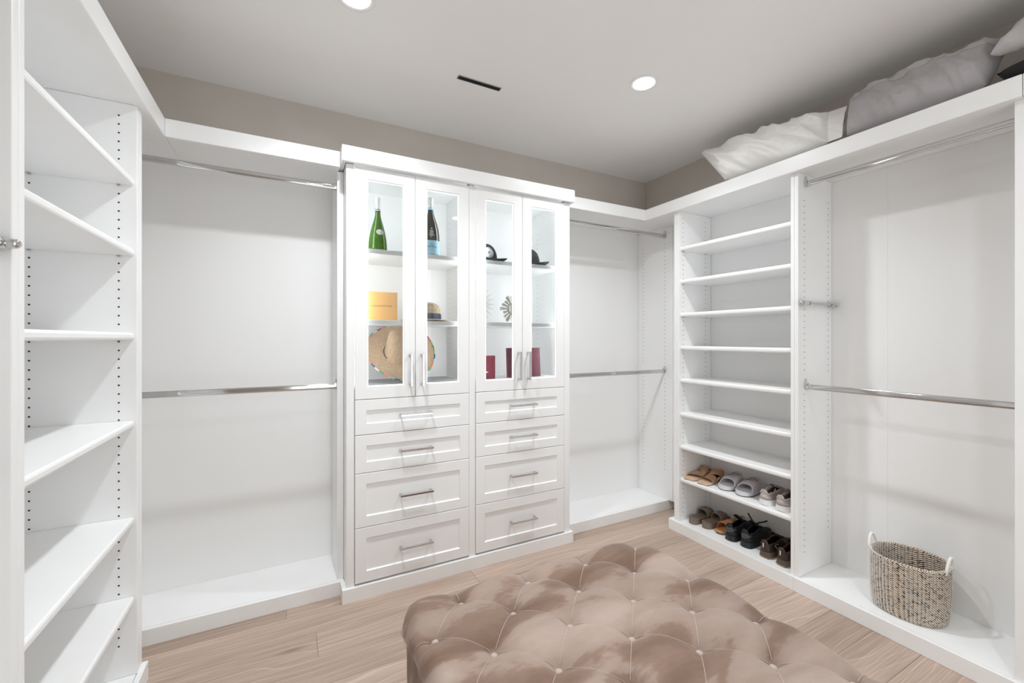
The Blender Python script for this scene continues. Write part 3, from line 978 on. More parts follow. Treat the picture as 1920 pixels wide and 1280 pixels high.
def bottle_glass(name, c, tr):
    return mat(name, c, 0.04, Transmission_Weight=tr, IOR=1.35, Coat_Weight=0.3)
M['green_glass'] = bottle_glass('green_glass', (0.075, 0.20, 0.012), 0.55)
M['dark_glass'] = mat('dark_olive_glass', (0.035, 0.032, 0.02), 0.06, Coat_Weight=0.4)
M['foil'] = noisy('silver_foil', (0.70, 0.70, 0.71), (0.84, 0.84, 0.85), (60, 60, 60), 1, 0.32, 0.5, 0.002, metallic=0.0) if False else mat('silver_foil', (0.78, 0.78, 0.79), 0.28, 0.75)
M['pale_blue'] = mat('pale_blue_label', (0.40, 0.66, 0.80), 0.5)
M['navy'] = mat('navy_print', (0.015, 0.03, 0.08), 0.5)
M['print_white'] = mat('white_print', (0.85, 0.85, 0.85), 0.5)

def wrap(me, r, ang, z, cx, cy):
    """bend flat text (x right, y up) round a bottle of radius r; ang = facing direction"""
    for v in me.vertices:
        x, y, d = v.co
        a = ang + x / r
        v.co = (cx + (r + .0004 + d) * cos(a), cy + (r + .0004 + d) * sin(a), z + y)

def bottle(name, label, c, prof, mglass, neck0, neck1, foilr):
    x, y, z = c
    t = thing(name, label, 'bottle', c)
    bm = bmesh.new(); lathe(bm, [(0, .004)] + [(r, h) for r, h in prof if h <= neck1] + [(0, neck1)], c, 36)
    obj('glass_body', bm, mglass, t, True, 50)
    bm = bmesh.new(); lathe(bm, foilr, c, 28)
    obj('foil_capsule', bm, M['foil'], t, True, 60)
    return t
# round green bottle
x, y = 0.419, 2.362
prof = [(.044, 0), (.0485, .004), (.0490, .02), (.0475, .045), (.0440, .075), (.0385, .105), (.0310, .135), (.0235, .160), (.0175, .182), (.0145, .200), (.0132, .225), (.0132, .245)]
t = bottle('sparkling_wine_bottle', 'green sparkling wine bottle with silver flower emblem on the top cabinet shelf', (x, y, S1), prof, M['green_glass'], .2, .245,
           [(.0136, .228), (.0140, .232), (.0150, .245), (.0155, .258), (.0140, .268), (.0148, .275), (.0148, .288), (.0125, .291), (0, .292)])
bm = bmesh.new(); lathe(bm, [(.0137, .214), (.0141, .2145), (.0141, .2275), (.0137, .228)], (x, y, S1), 24)
nb_ = obj('neck_band', bm, M['navy'], t, True, 40)
bm = bmesh.new(); lathe(bm, [(.0142, .2195), (.0146, .220), (.0146, .2225), (.0142, .223)], (x, y, S1), 24); obj('band_stripe', bm, M['print_white'], nb_, True, 40)
bm = bmesh.new(); a0 = to_cam(x, y) + .28
for k in range(25):
    if k == 0: u, v, rr = 0, 0, .0045
    else:
        ring = 1 if k < 9 else 2
        aa = 2 * pi * k / (8 if ring == 1 else 16); u, v, rr = cos(aa) * (.0075, .0150)[ring - 1], sin(aa) * (.0075, .0125)[ring - 1], (.0036, .0031)[ring - 1]
    zz = .098 + v; rb = np.interp(zz, [h for _, h in prof], [r for r, _ in prof])
    a = a0 + u / rb
    ball(bm, (x + (rb + .001) * cos(a), y + (rb + .001) * sin(a), S1 + zz), rr, seg=8, rings=5)
obj('emblem', bm, M['foil'], t, True)
# dark bottle with the pale blue label
x, y = 0.712, 2.362
prof = [(.046, 0), (.0500, .004), (.0510, .02), (.0510, .085), (.0502, .115), (.0465, .148), (.0390, .182), (.0290, .212), (.0205, .236), (.0158, .254), (.0142, .272), (.0140, .285)]
t = bottle('prosecco_bottle', 'dark wine bottle with pale blue label and white foil on the top cabinet shelf', (x, y, S1), prof, M['dark_glass'], .2, .285,
           [(.0160, .266), (.0162, .272), (.0158, .285), (.0166, .292), (.0172, .302), (.0155, .312), (.0165, .318), (.0165, .332), (.0140, .336), (0, .337)])
bm = bmesh.new(); lathe(bm, [(.0168, .264), (.0172, .266), (.0166, .279), (.0162, .280)], (x, y, S1), 24); obj('neck_band', bm, M['pale_blue'], t, True, 40)
a0 = to_cam(x, y) + .13; bm = bmesh.new()
grid(bm, 24, 2, lambda u, v: Vector((x + .0514 * cos(a0 - 1.25 + 2.5 * u), y + .0514 * sin(a0 - 1.25 + 2.5 * u), S1 + .006 + .078 * v)))
lb = obj('paper_label', bm, M['pale_blue'], t, True)
me = text_mesh('LAMARCA', .0125, .0002); wrap(me, .0514, a0, S1 + .048, x, y); new_obj('lettering', me, lb, M['navy'])
bm = bmesh.new(); box(bm, -.009, .009, -.0006, .0006, 0, .0003)
for q in range(3): box(bm, -.006 + .004 * q, -.004 + .004 * q, .0, .0045 - .0015 * abs(q - 1), 0, .0003)
for q, (w_, h_) in enumerate(((.012, -.020), (.026, -.034))): box(bm, -w_, w_, h_ - .0004, h_ + .0004, 0, .0003)
me = bpy.data.meshes.new('emblem')
for v in bm.verts: v.co.y += .012
bm.to_mesh(me); bm.free(); wrap(me, .0514, a0, S1 + .048, x, y); new_obj('emblem', me, lb, M['navy'])
bm = bmesh.new()
for q, (w_, h_, th) in enumerate(((.003, .150, .004), (.009, .1385, .0022), (.009, .1315, .0016), (.009, .1245, .0022), (.015, .1165, .0014), (.008, .110, .0022))):
    for s in range(8):
        box(bm, -w_ + 2 * w_ * s / 8, -w_ + 2 * w_ * (s + (.75 if q else 1)) / 8, h_ - th, h_ + th, 0, .0003)
me = bpy.data.meshes.new('bottle_print')
bm.to_mesh(me); bm.free()
for v in me.vertices:
    xx, yy, d = v.co; rb = np.interp(yy, [h for _, h in prof], [r for r, _ in prof]); a = a0 + xx / rb
    v.co = (x + (rb + .0006 + d) * cos(a), y + (rb + .0006 + d) * sin(a), S1 + yy)
o = new_obj('bottle_print', me, t, M['print_white'])

# orange gift box
M['orange_card'] = mat('orange_card', (0.80, 0.44, 0.13), 0.55)
M['brown_print'] = mat('brown_print', (0.10, 0.045, 0.03), 0.6)
t = thing('gift_box', 'flat orange gift box with brown lettering on the middle cabinet shelf', 'box', (0.44, 2.37, S2))
bm = bmesh.new(); box(bm, 0.3575, 0.521, 2.356, 2.386, S2, S2 + .153, bev=.0012)
obj('box_base', bm, M['orange_card'], t)
bm = bmesh.new(); box(bm, 0.3725, 0.5222, 2.3535, 2.3558, S2 + .0015, S2 + .1542, bev=.0006)
ld = obj('lid', bm, M['orange_card'], t)
me = text_mesh('LOUIS VUITTON', .0132, .0002, spacing=1.12)
for v in me.vertices: v.co = (0.4395 + v.co.x, 2.3532 - v.co.z, S2 + .0775 + v.co.y)
new_obj('lettering', me, ld, M['brown_print'])

# straw fedora
def woven(name, c1, c2, sc):
    m = mat(name, c1, 0.75)
    w1 = N(m, 'ShaderNodeTexBrick', Scale=1.0); w1.inputs['Color1'].default_value = (*c1, 1); w1.inputs['Color2'].default_value = (*c2, 1)
    w1.inputs['Mortar'].default_value = (c1[0] * .45, c1[1] * .4, c1[2] * .35, 1); w1.inputs['Mortar Size'].default_value = .07; w1.inputs['Mortar Smooth'].default_value = .4
    w1.inputs['Brick Width'].default_value = .9; w1.inputs['Row Height'].default_value = .45
    tc = N(m, 'ShaderNodeUVMap'); mp = N(m, 'ShaderNodeMapping'); mp.inputs['Scale'].default_value = (sc, sc, sc)
    L(m, tc.outputs[0], mp.inputs[0]); L(m, mp.outputs[0], w1.inputs['Vector'])
    n = N(m, 'ShaderNodeTexNoise', Scale=90, Detail=3); L(m, coords(m), n.inputs['Vector'])
    mx = N(m, 'ShaderNodeMixRGB', blend_type='MULTIPLY'); mx.inputs[0].default_value = .8
    L(m, w1.outputs['Color'], mx.inputs[1]); L(m, ramp(m, n.outputs['Fac'], [(.3, (.72, .68, .62)), (.7, (1.15, 1.15, 1.15))]), mx.inputs[2])
    L(m, mx.outputs[0], bsdf(m).inputs['Base Color'])
    bump(m, w1.outputs['Fac'], -.5, .0015)
    return m
M['fedora'] = woven('fedora_straw', (0.52, 0.41, 0.28), (0.44, 0.345, 0.235), 30)
M['somb'] = woven('palm_straw', (0.74, 0.54, 0.35), (0.62, 0.44, 0.275), 16)
def set_uv(o, f):
    me = o.data; uv = me.uv_layers.new(name='UVMap')
    for lp in me.loops:
        uv.data[lp.index].uv = f(me.vertices[lp.vertex_index].co)
hx, hy = 0.701, 2.440
t = thing('straw_fedora', 'straw hat with a navy ribbon band on the middle cabinet shelf', 'hat', (hx, hy, S2))
bm = bmesh.new()
lathe(bm, [(.150, .006), (.146, .0035), (.12, .004), (.1, .008), (.096, .014), (.094, .04), (.090, .07), (.082, .09), (.066, .104), (.045, .110), (.02, .109), (0, .108)], (hx, hy, S2), 44, sx=.96, sy=1.05)
o = solidify(obj('hat_body', bm, M['fedora'], t, True), .002); set_uv(o, lambda c: (math.atan2(c.y - hy, c.x - hx) * .35, c.z * 3 + math.hypot(c.x - hx, c.y - hy) * 3))
bm = bmesh.new(); lathe(bm, [(.0975, .0145), (.0985, .016), (.0972, .045), (.0955, .0465)], (hx, hy, S2), 44, sx=.96, sy=1.05)
obj('ribbon', bm, M['navy'], t, True, 40)

# sombrero leaning on the back of the cabinet
def trim_mat():
    m = mat('brim_ribbon', (1, 1, 1), .6)
    tc = N(m, 'ShaderNodeUVMap'); sp = N(m, 'ShaderNodeSeparateXYZ'); L(m, tc.outputs[0], sp.inputs[0])
    cols = [(.05, .3, .09), (.30, .62, .36), (.78, .16, .08), (.04, .04, .18), (.72, .70, .62), (.08, .36, .14), (.80, .22, .12), (.32, .60, .56), (.05, .05, .22), (.28, .62, .30)]
    fr_ = N(m, 'ShaderNodeMath', operation='FRACT'); mu = N(m, 'ShaderNodeMath', operation='MULTIPLY'); mu.inputs[1].default_value = 4.0
    L(m, sp.outputs['X'], mu.inputs[0]); L(m, mu.outputs[0], fr_.inputs[0])
    L(m, ramp(m, fr_.outputs[0], [(k / len(cols), c) for k, c in enumerate(cols)], 'CONSTANT'), bsdf(m).inputs['Base Color'])
    return m
M['trim'] = trim_mat()
def sombrero():
    t = thing('sombrero', 'wide straw sombrero with coloured brim edge leaning at the cabinet bottom', 'hat', (0.567, 2.40, S3))
    R0 = 0.197
    tl = radians(38)
    ex = Vector((1, 0, 0)); ey = Vector((0, sin(tl), cos(tl))); en = Vector((0, -cos(tl), sin(tl)))
    O = Vector((0.567, 2.362, S3 + .004)) + ey * R0
    def loc(a, r):
        """r in 0..1: crown tip to brim edge"""
        rc = 0.36
        if r < rc:
            f = r / rc
            rad = 0.018 + (.088 - .018) * f ** .8
            if f < .12: rad = .026 * f / .12
            h = .150 * (1 - f ** 1.15) + .004
            sh = (1 - f) ** 1.0
            off = Vector((-.050, .052)) * sh
        else:
            f = (r - rc) / (1 - rc)
            rad = .088 + (R0 - .088) * f
            h = .004 + .020 * (f ** 2.2) + .012 * f * sin(2 * a + .6)
            off = Vector((0, 0))
        return O + ex * (rad * cos(a) + off[0]) + ey * (rad * sin(a) + off[1]) + en * h
    bm = bmesh.new(); na, nr = 72, 34
    vs = [[bm.verts.new(loc(2 * pi * k / na, (i + .3) / (nr + .3))) for k in range(na)] for i in range(nr + 1)]
    for i in range(nr):
        for k in range(na): bm.faces.new((vs[i][k], vs[i][(k + 1) % na], vs[i + 1][(k + 1) % na], vs[i + 1][k]))
    bm.faces.new(vs[0][::-1])
    o = obj('woven_hat', bm, M['somb'], t, True)
    set_uv(o, lambda c: ((c - O).dot(ex) * 4.2 + (c - O).dot(ey) * 4.2, (c - O).dot(ex) * 4.2 - (c - O).dot(ey) * 4.2))
    solidify(o, .002, 0)
    bm = bmesh.new(); pts = [loc(2 * pi * k / 72, 1.0) for k in range(72)]
    tube(bm, pts, .0042, 7, closed=True)
    o = obj('brim_edging', bm, M['trim'], t, True)
    set_uv(o, lambda c: ((math.atan2((c - O).dot(ey), (c - O).dot(ex)) / (2 * pi) + 1) % 1, 0))
    bm = bmesh.new(); pts = [loc(radians(205 - 62 * k / 14), .372 + .03 * sin(pi * k / 14)) + en * .004 for k in range(15)]
    tube(bm, pts, .0022, 6)
    obj('chin_cord', bm, M['black'], t, True)
sombrero()
M['grey_rib'] = noisy('grey_rib_sheet', (0.30, 0.30, 0.32), (0.5, 0.5, 0.52), (3, 120, 3), 1, .8, .3)
t = thing('grey_sheet', 'thin grey ribbed sheet on the cabinet floor under the sombrero', 'mat', (0.6, 2.45, S3))
obj('ribbed_sheet', B(0.30, 0.89, 2.29, 2.64, S3, S3 + .0022, bev=.0006), M['grey_rib'], t)  # thin ribbed grey layer over the cabinet floor beneath the hat

# two baseball caps
M['cap_dark'] = noisy('charcoal_twill', (0.035, 0.035, 0.042), (0.05, 0.05, 0.058), (80, 80, 80), 1, .85, .2)
M['badge_grey'] = mat('badge_grey', (0.55, 0.62, 0.68), .6)
M['badge_white'] = mat('badge_white', (0.80, 0.82, 0.84), .6)
def cap(label, c, face, tilt_b, badge, s=1.0):
    x, y, z = c
    t = thing('baseball_cap', label, 'cap', c, None)
    M4 = Matrix.Translation(Vector(c)) @ Matrix.Rotation(face, 4, 'Z')
    R = .086 * s
    def crown(u, v):
        a = 2 * pi * u; ph = v * pi / 2
        rr = R * cos(ph) ** .75 * (1.06 if abs(cos(a)) > .9 else 1.0)
        return M4 @ Vector((rr * cos(a) * 1.08, rr * sin(a) * .93, .006 + .112 * s * sin(ph) ** .9 * (1 + .05 * cos(a))))
    bm = bmesh.new(); grid(bm, 36, 12, crown); bmesh.ops.remove_doubles(bm, verts=bm.verts[:], dist=.0003)
    cr = solidify(obj('crown', bm, M['cap_dark'], t, True), .0016)
    bm = bmesh.new(); ball(bm, M4 @ Vector((0, 0, .119 * s)), .006, (1, 1, .6)); obj('top_button', bm, M['cap_dark'], cr, True)
    def brim(u, v):
        a = (u - .5) * 2.25
        r0 = Vector((R * 1.05 * cos(a) * 1.05, R * .95 * sin(a), 0)); ext = .070 * s * cos(a * 1.0) ** .6
        p = r0 + Vector((ext * v, 0, 0))
        return M4 @ Vector((p.x, p.y, .010 + .016 * (1 - (a / 1.125) ** 2) * (0.4 + .6 * v) - .010 * v * (abs(a) / 1.125) - .002 * v))
    bm = bmesh.new(); grid(bm, 24, 8, brim)
    br = solidify(obj('brim', bm, M['cap_dark'], t, True), .0028, 0)
    if badge:
        def bad(rad, lift):
            def g(u, v):
                aa = 2 * pi * u; p = Vector((cos(aa), sin(aa), 0)) * rad * v
                an = math.atan2(p[0], R); zz = .052 + p[1]
                ph = math.asin(min(.98, (max(.001, zz - .006) / (.112 * 1.05)) ** (1 / .9))); rr = R * cos(ph) ** .75 + lift
                ab = badge + an
                return M4 @ Vector((rr * cos(ab) * 1.08, rr * sin(ab) * .93, zz * s))
            return g
        for rad, lift, mt, nm in ((.036, .0035, M['badge_grey'], 'badge'), (.027, .0045, M['badge_white'], 'badge_field'), (.0045, .0055, M['cap_dark'], 'badge_mark')):
            bm = bmesh.new(); grid(bm, 28, 3, bad(rad, lift)); bmesh.ops.remove_doubles(bm, verts=bm.verts[:], dist=.0002)
            o = obj(nm, bm, mt, cr, True); solidify(o, .0012, 0)
    return t
cap('charcoal baseball cap with a round pale badge on the top right cabinet shelf', (1.046, 2.385, S1), radians(-25), 0, radians(-62), .92)
cap('plain dark baseball cap behind the rightmost glass door', (1.355, 2.385, S1), radians(-38), 0, None, .90)

# sunburst mirrors
M['silver'] = mat('aged_silver', (0.55, 0.52, 0.47), 0.28, 0.8)
M['champagne'] = mat('champagne_metal', (0.36, 0.32, 0.26), 0.4, 0.35)
M['mirror'] = mat('mirror', (0.88, 0.9, 0.92), 0.03, 1.0)
def sunburst(label, c, ry, petals):
    t = thing('sunburst_mirror', label, 'mirror', c)
    x, y, z = c
    bm = bmesh.new(); rm = .030 if not petals else .034
    lathe(bm, [(0, -.008), (rm * .5, -.0072), (rm, -.004), (rm, .0)], (x, y, z), 28, 'Y'); obj('mirror_glass', bm, M['mirror'], t, True, 60)
    bm = bmesh.new(); lathe(bm, [(rm, .003), (rm, -.006), (rm + .003, -.008), (rm + .006, -.006), (rm + .006, .003)], (x, y, z), 32, 'Y'); obj('frame_ring', bm, M['champagne'], t, True, 60)
    if not petals:
        protos = []
        for ln in (ry, ry * .80):
            bm = bmesh.new(); tube(bm, [(rm + .002, 0, 0), (rm + (ln - rm) * .5, 0, 0), (ln, 0, 0)], [.0017, .0020, .0006], 6, sq=(1, 1.4))
            me = bpy.data.meshes.new('ray'); bm.to_mesh(me); bm.free(); me.materials.append(M['champagne']); protos.append(me)
        for k in range(44):
            o = new_obj('ray', protos[k % 2], t); o.matrix_basis = Matrix.Translation((x, y, z)) @ Matrix.Rotation(-2 * pi * k / 44, 4, 'Y')
    else:
        for k in range(18):
            ln = ry * (1.0, .80, .90)[k % 3]; w = .0090 + .003 * (k % 3 == 0)
            bm = bmesh.new()
            r0 = rm + .004
            a = [(r0, -.003, -.0035), (r0, -.003, .0035), (ln * .93, -.003, w), (ln, -.003, w * .5), (ln, -.003, -w * .5), (ln * .93, -.003, -w)]
            lo = [bm.verts.new((p[0], .003, p[2])) for p in a]; up = [bm.verts.new((p[0], -.003, p[2])) for p in a]
            ri = [bm.verts.new((r0, -.008, 0)), bm.verts.new((ln * .95, -.0115, 0))]
            for q in range(6): bm.faces.new((lo[q], lo[(q + 1) % 6], up[(q + 1) % 6], up[q]))
            bm.faces.new(lo[::-1]); bm.faces.new((up[1], up[2], ri[1], ri[0])); bm.faces.new((up[5], up[0], ri[0], ri[1])); bm.faces.new((up[2], up[3], ri[1])); bm.faces.new((up[3], up[4], ri[1])); bm.faces.new((up[4], up[5], ri[1])); bm.faces.new((up[0], up[1], ri[0]))
            o = obj('petal', bm, M['silver'], t); o.matrix_basis = Matrix.Translation((x, y, z)) @ Matrix.Rotation(-2 * pi * k / 18, 4, 'Y')
sunburst('spiky thin-rayed sunburst mirror behind the third glass door', (1.035, 2.45, S2 + .1205), .120, False)
sunburst('silver petal sunburst mirror behind the third glass door', (1.287, 2.44, S2 + .0950), .0945, True)

# maroon folders at the bottom
M['maroon'] = noisy('maroon_cover', (0.20, 0.030, 0.055), (0.24, 0.042, 0.07), (40, 40, 40), 1, .45)
M['maroon2'] = noisy('plum_cover', (0.13, 0.022, 0.042), (0.165, 0.032, 0.055), (40, 40, 40), 1, .4)
M['cream'] = mat('cream_print', (0.80, 0.72, 0.55), .6)
t = thing('maroon_book', 'small maroon book with a cream emblem standing behind the third glass door', 'book', (1.05, 2.36, S3))
bm = bmesh.new(); box(bm, .985, 1.117, 2.352, 2.354, S3 + .001, S3 + .142, bev=.0008); box(bm, .985, 1.117, 2.372, 2.374, S3 + .001, S3 + .142, bev=.0008); box(bm, .985, .988, 2.354, 2.372, S3 + .001, S3 + .142)
bc = obj('cover', bm, M['maroon'], t)
obj('pages', B(.9885, 1.114, 2.3545, 2.3715, S3 + .004, S3 + .139), M['cream'], t)
bm = bmesh.new(); yy = 2.3518
ball(bm, (1.041, yy, S3 + .073), .011, (1, .05, 1)); 
vs = [bm.verts.new((px_, yy - .0006, S3 + pz)) for px_, pz in ((1.031, .066), (1.051, .066), (1.055, .050), (1.064, .043), (1.070, .047), (1.068, .040), (1.056, .038), (1.046, .040), (1.020, .038), (1.014, .043), (1.022, .047), (1.028, .052))]
bm.faces.new(vs)
em = obj('emblem', bm, M['cream'], bc)
t = thing('maroon_folder', 'wide plum folder standing behind the two right-hand glass doors', 'folder', (1.33, 2.39, S3))
bm = bmesh.new(); box(bm, -.122, .122, 0, .004, 0, .186, bev=.001); box(bm, -.122, .122, .010, .014, 0, .186, bev=.001); box(bm, -.122, -.118, .004, .010, 0, .186)
o = obj('cover', bm, M['maroon2'], t); o.matrix_parent_inverse = Matrix(); o.matrix_basis = Matrix.Translation((.004, -.02, 0.0018)) @ Matrix.Rotation(radians(-4), 4, 'X')
bm = bmesh.new(); box(bm, -.1225, .1225, -.0006, .0, .115, .121); oo = obj('elastic_band', bm, M['maroon'], o)

# ------------------------------------------------------------------ shoes
# local shoe frame: +x runs from the end facing the room into the shelf, y across, z up; origin at the near end on the shelf
def widths(L_, W, ctrl):
    ts = [c[0] for c in ctrl]; ws = [c[1] for c in ctrl]
    def w(t):
        return max(1e-4, float(np.interp(t, ts, ws))) * W / 2
    return w
HEEL = [(0, .0), (.008, .28), (.02, .45), (.045, .62), (.08, .74), (.13, .80), (.2, .82), (.35, .80), (.45, .82), (.6, .93), (.7, 1.0), (.78, .98), (.86, .86), (.92, .68), (.96, .5), (.985, .3), (1, .0)]
TOEF = [(0, .0), (.015, .34), (.04, .56), (.08, .75), (.14, .90), (.22, .99), (.3, 1.0), (.4, .93), (.55, .82), (.65, .79), (.8, .80), (.88, .76), (.93, .66), (.97, .46), (.99, .27), (1, .0)]
SQTOE = [(0, .62), (.004, .70), (.03, .80), (.08, .90), (.2, .97), (.3, 1.0), (.45, .88), (.6, .76), (.8, .74), (.92, .62), (.97, .44), (1, .0)]

def sole(bm, L_, w, z0, z1, n=44, flare=0.0, grow=1.0, dish=0.0):
    """closed slab following the footprint; z0,z1 functions of t"""
    ts = [0.5 - 0.5 * cos(pi * k / n) for k in range(n + 1)]
    def outline(sc, zf):
        return [[bm.verts.new((t * L_, s * (w(t) * sc + (flare if sc > 1 else 0)), zf(t))) for t in ts] for s in (1, -1)]
    lo = outline(grow, z0); up = outline(1.0, z1)
    for k in range(n):
        for s, fl in ((0, 1), (1, 0)):
            bm.faces.new((lo[s][k], lo[s][k + 1], up[s][k + 1], up[s][k]))
        bm.faces.new((lo[0][k], lo[1][k], lo[1][k + 1], lo[0][k + 1]))
    # top, optionally dished with a centre line
    if dish:
        mid = [bm.verts.new((t * L_, 0, z1(t) - dish * sin(pi * min(1, max(0, t))) ** .5)) for t in ts]
        for k in range(n):
            bm.faces.new((up[0][k], up[0][k + 1], mid[k + 1], mid[k])); bm.faces.new((mid[k], mid[k + 1], up[1][k + 1], up[1][k]))
    else:
        for k in range(n): bm.faces.new((up[0][k], up[0][k + 1], up[1][k + 1], up[1][k]))
    for zz, e in ((lo, 0), (up, 0)):
        pass
    bm.faces.new((lo[0][0], up[0][0], up[1][0], lo[1][0])); bm.faces.new((lo[0][n], lo[1][n], up[1][n], up[0][n]))
    bmesh.ops.remove_doubles(bm, verts=bm.verts[:], dist=0.0003)

def sneaker(label, c, rot, W, Ls, mats, dims, group=None, extras=None):
    """low shoe with its heel to the room"""
    up_m, sole_m, lin_m, lace_m = mats
    t = thing('sneaker', label, 'shoe', c, group, False, rot)
    w = widths(Ls, W, HEEL)
    sh_, hh = dims['sole'], dims['h']
    z1 = lambda q: sh_ * (1 - .25 * max(0, min(1, (q - .35) / .3))) + .006 * max(0, q - .9) / .1
    z0 = lambda q: .010 * max(0, (q - .82) / .18) ** 2 + .004 * max(0, (.06 - q) / .06)
    bm = bmesh.new(); sole(bm, Ls, w, z0, z1, flare=dims.get('flare', .004), grow=1.03)
    so = obj('sole', bm, sole_m, t, True, 45)
    def prof(q): return float(np.interp(q, [0, .06, .15, .28, .4, .48, .6, .75, .88, .97, 1], hh))
    def S(q, f):
        a = pi * f; cs, sn = cos(a), sin(a)
        ww = w(q) * .965
        h = prof(q)
        y_ = -ww * math.copysign(abs(cs) ** .62, cs) * (1 - .16 * sn * (1 if q < .5 else .7))
        z_ = z1(q) - .003 + h * abs(sn) ** .62
        xo = .010 * (sn ** 1.2) * max(0, 1 - q / .10)         # heel leans inwards a little at the collar
        return Vector((q * Ls * .985 + .002 + xo * .4, y_, z_))
    o0, o1 = .030, .46
    def opening(q, f):
        if not (o0 < q < o1): return False
        m_ = (q - o0) / (o1 - o0)
        lim = .20 + .07 * m_ if q > .12 else .17
        return lim < f < 1 - lim
    bm = bmesh.new()
    qs = [0, .004, .010, .018, .030, .045, .065, .09] + [.09 + .91 * k / 34 for k in range(1, 35)]
    nv = 30; vs = [[bm.verts.new(S(q, j / nv)) for j in range(nv + 1)] for q in qs]
    for i in range(len(qs) - 1):
        for j in range(nv):
            if opening((qs[i] + qs[i + 1]) / 2, (j + .5) / nv): continue
            bm.faces.new((vs[i][j], vs[i + 1][j], vs[i + 1][j + 1], vs[i][j + 1]))
    u = obj('upper', bm, up_m, t, True); solidify(u, .0035, -1)
    bm = bmesh.new(); sole(bm, Ls * .9, lambda q: w(q) * .84, lambda q: z1(q) - .002, lambda q: z1(q) + .006)
    for v in bm.verts: v.co.x += Ls * .03
    obj('insole', bm, lin_m, t)
    # padded collar
    bm = bmesh.new(); pts = []
    lim = lambda q: (.20 + .07 * (q - o0) / (o1 - o0)) if q > .12 else .17 + .03 * max(0, (q - .06) / .06)
    seqq = [o1 - (o1 - .05) * k / 16 for k in range(17)]
    left = [S(q, lim(q)) for q in seqq]; right = [S(q, 1 - lim(q)) for q in seqq][::-1]
    back = [S(.035, f) + Vector((-.001, 0, .001)) for f in (.22, .32, .42, .5, .58, .68, .78)]
    tube(bm, left + back + right, .0048, 8)
    obj('collar', bm, dims.get('collar', up_m), t, True)
    # tongue
    bm = bmesh.new()
    def tong(a, b):
        q = .52 - .22 * a
        y_ = (b - .5) * (W * .40 + W * .08 * a)
        z_ = z1(.4) + prof(.48) - .004 + a * dims.get('tongue', .034) - .012 * (2 * b - 1) ** 2
        return Vector((q * Ls, y_, z_))
    grid(bm, 10, 8, tong); tn = obj('tongue', bm, dims.get('tonguem', lin_m), t, True); solidify(tn, .005, 0)
    # laces
    bm = bmesh.new()
    for k in range(5):
        q = .46 + .045 * k
        zt = z1(q) + prof(q) + .003
        tube(bm, [(q * Ls + .006 * s * (1 if k % 2 else -1), s * W * .21, zt - .006) if abs(s) == 1 else (q * Ls, 0, zt + .002) for s in (-1, 0, 1)], .0024, 6)
    obj('laces', bm, lace_m, t, True)
    if extras: extras(t, S, w, z1, prof, u, so, Ls, W)
    return t

def leather(name, c, c2, rough=.5, sc=60, bs=.2):
    return noisy(name, c, c2, (sc, sc, sc), 1, rough, bs, .001)
M['beige_knit'] = leather('beige_knit', (0.40, 0.34, 0.32), (0.47, 0.41, 0.385), .85, 160, .5)
M['beige_suede'] = leather('beige_suede', (0.47, 0.41, 0.385), (0.52, 0.455, 0.43), .8)
M['white_foam'] = mat('white_foam', (0.78, 0.78, 0.77), .5)
M['dark_lining'] = mat('dark_lining', (0.025, 0.022, 0.02), .9)
M['brown_leather'] = leather('dark_brown_leather', (0.042, 0.024, 0.017), (0.062, 0.036, 0.026), .32, 30, .15)
M['brown_rubber'] = leather('brown_rubber', (0.085, 0.062, 0.048), (0.11, 0.08, 0.062), .6, 40)
M['tan_outsole'] = mat('tan_outsole', (0.62, 0.42, 0.24), .6)
M['tan_leather'] = leather('tan_leather', (0.40, 0.235, 0.135), (0.47, 0.285, 0.17), .5, 22)
M['tan_insole'] = leather('nude_insole', (0.62, 0.43, 0.30), (0.66, 0.47, 0.335), .55, 25)
M['dark_sole'] = mat('dark_sole', (0.03, 0.02, 0.014), .6)
M['grey_slide'] = leather('lilac_grey_foam', (0.49, 0.46, 0.48), (0.53, 0.50, 0.52), .6, 30)
M['grey_slide_pale'] = leather('pale_grey_footbed', (0.62, 0.60, 0.63), (0.66, 0.64, 0.67), .6, 30)
M['taupe'] = leather('taupe_foam', (0.175, 0.13, 0.10), (0.205, 0.155, 0.122), .75, 30)
M['cognac'] = leather('cognac_leather', (0.52, 0.25, 0.10), (0.60, 0.31, 0.14), .45, 22)
ZS, ZB = 0.3703, 0.0728

def beige_extra(t, S, w, z1, prof, u, so, Ls, W):
    bm = bmesh.new()
    def hc(a, b):
        q = .001 + .16 * abs(2 * a - 1) ** 1.6; f = (.02 + .22 * b) if a < .5 else 1 - (.02 + .22 * b)
        p = S(q, f); return Vector((p.x - .0012, p.y * 1.02, z1(q) + .002 + .022 * b + .004))
    grid(bm, 24, 3, hc); o = obj('heel_counter', bm, M['beige_suede'], u, True); solidify(o, .0015, 0)
    for s in (-1, 1):
        bm = bmesh.new()
        tube(bm, [S(.22, .5 + s * .30) + Vector((0, s * .002, .002)), S(.27, .5 + s * .24) + Vector((0, 0, .010)), S(.31, .5 + s * .2) + Vector((0, 0, .012))], .003, 7)
        obj('lace_loop', bm, M['beige_suede'], u, True)
hb = [.052, .056, .054, .048, .058, .060, .050, .040, .034, .026, .010]
for lb, y_, x_ in (('beige running shoe with thick white sole on the shoe shelf, left of its pair', 1.475, 2.392), ('beige running shoe with thick white sole tucked against the tower panel', 1.378, 2.384)):
    sneaker(lb, (x_, y_, ZS), radians(-2), .085, .272, (M['beige_knit'], M['white_foam'], M['dark_lining'], M['beige_suede']),
            {'sole': .032, 'h': hb, 'flare': .003, 'collar': M['beige_suede'], 'tongue': .026, 'tonguem': M['beige_knit']}, 'beige running shoes', beige_extra)

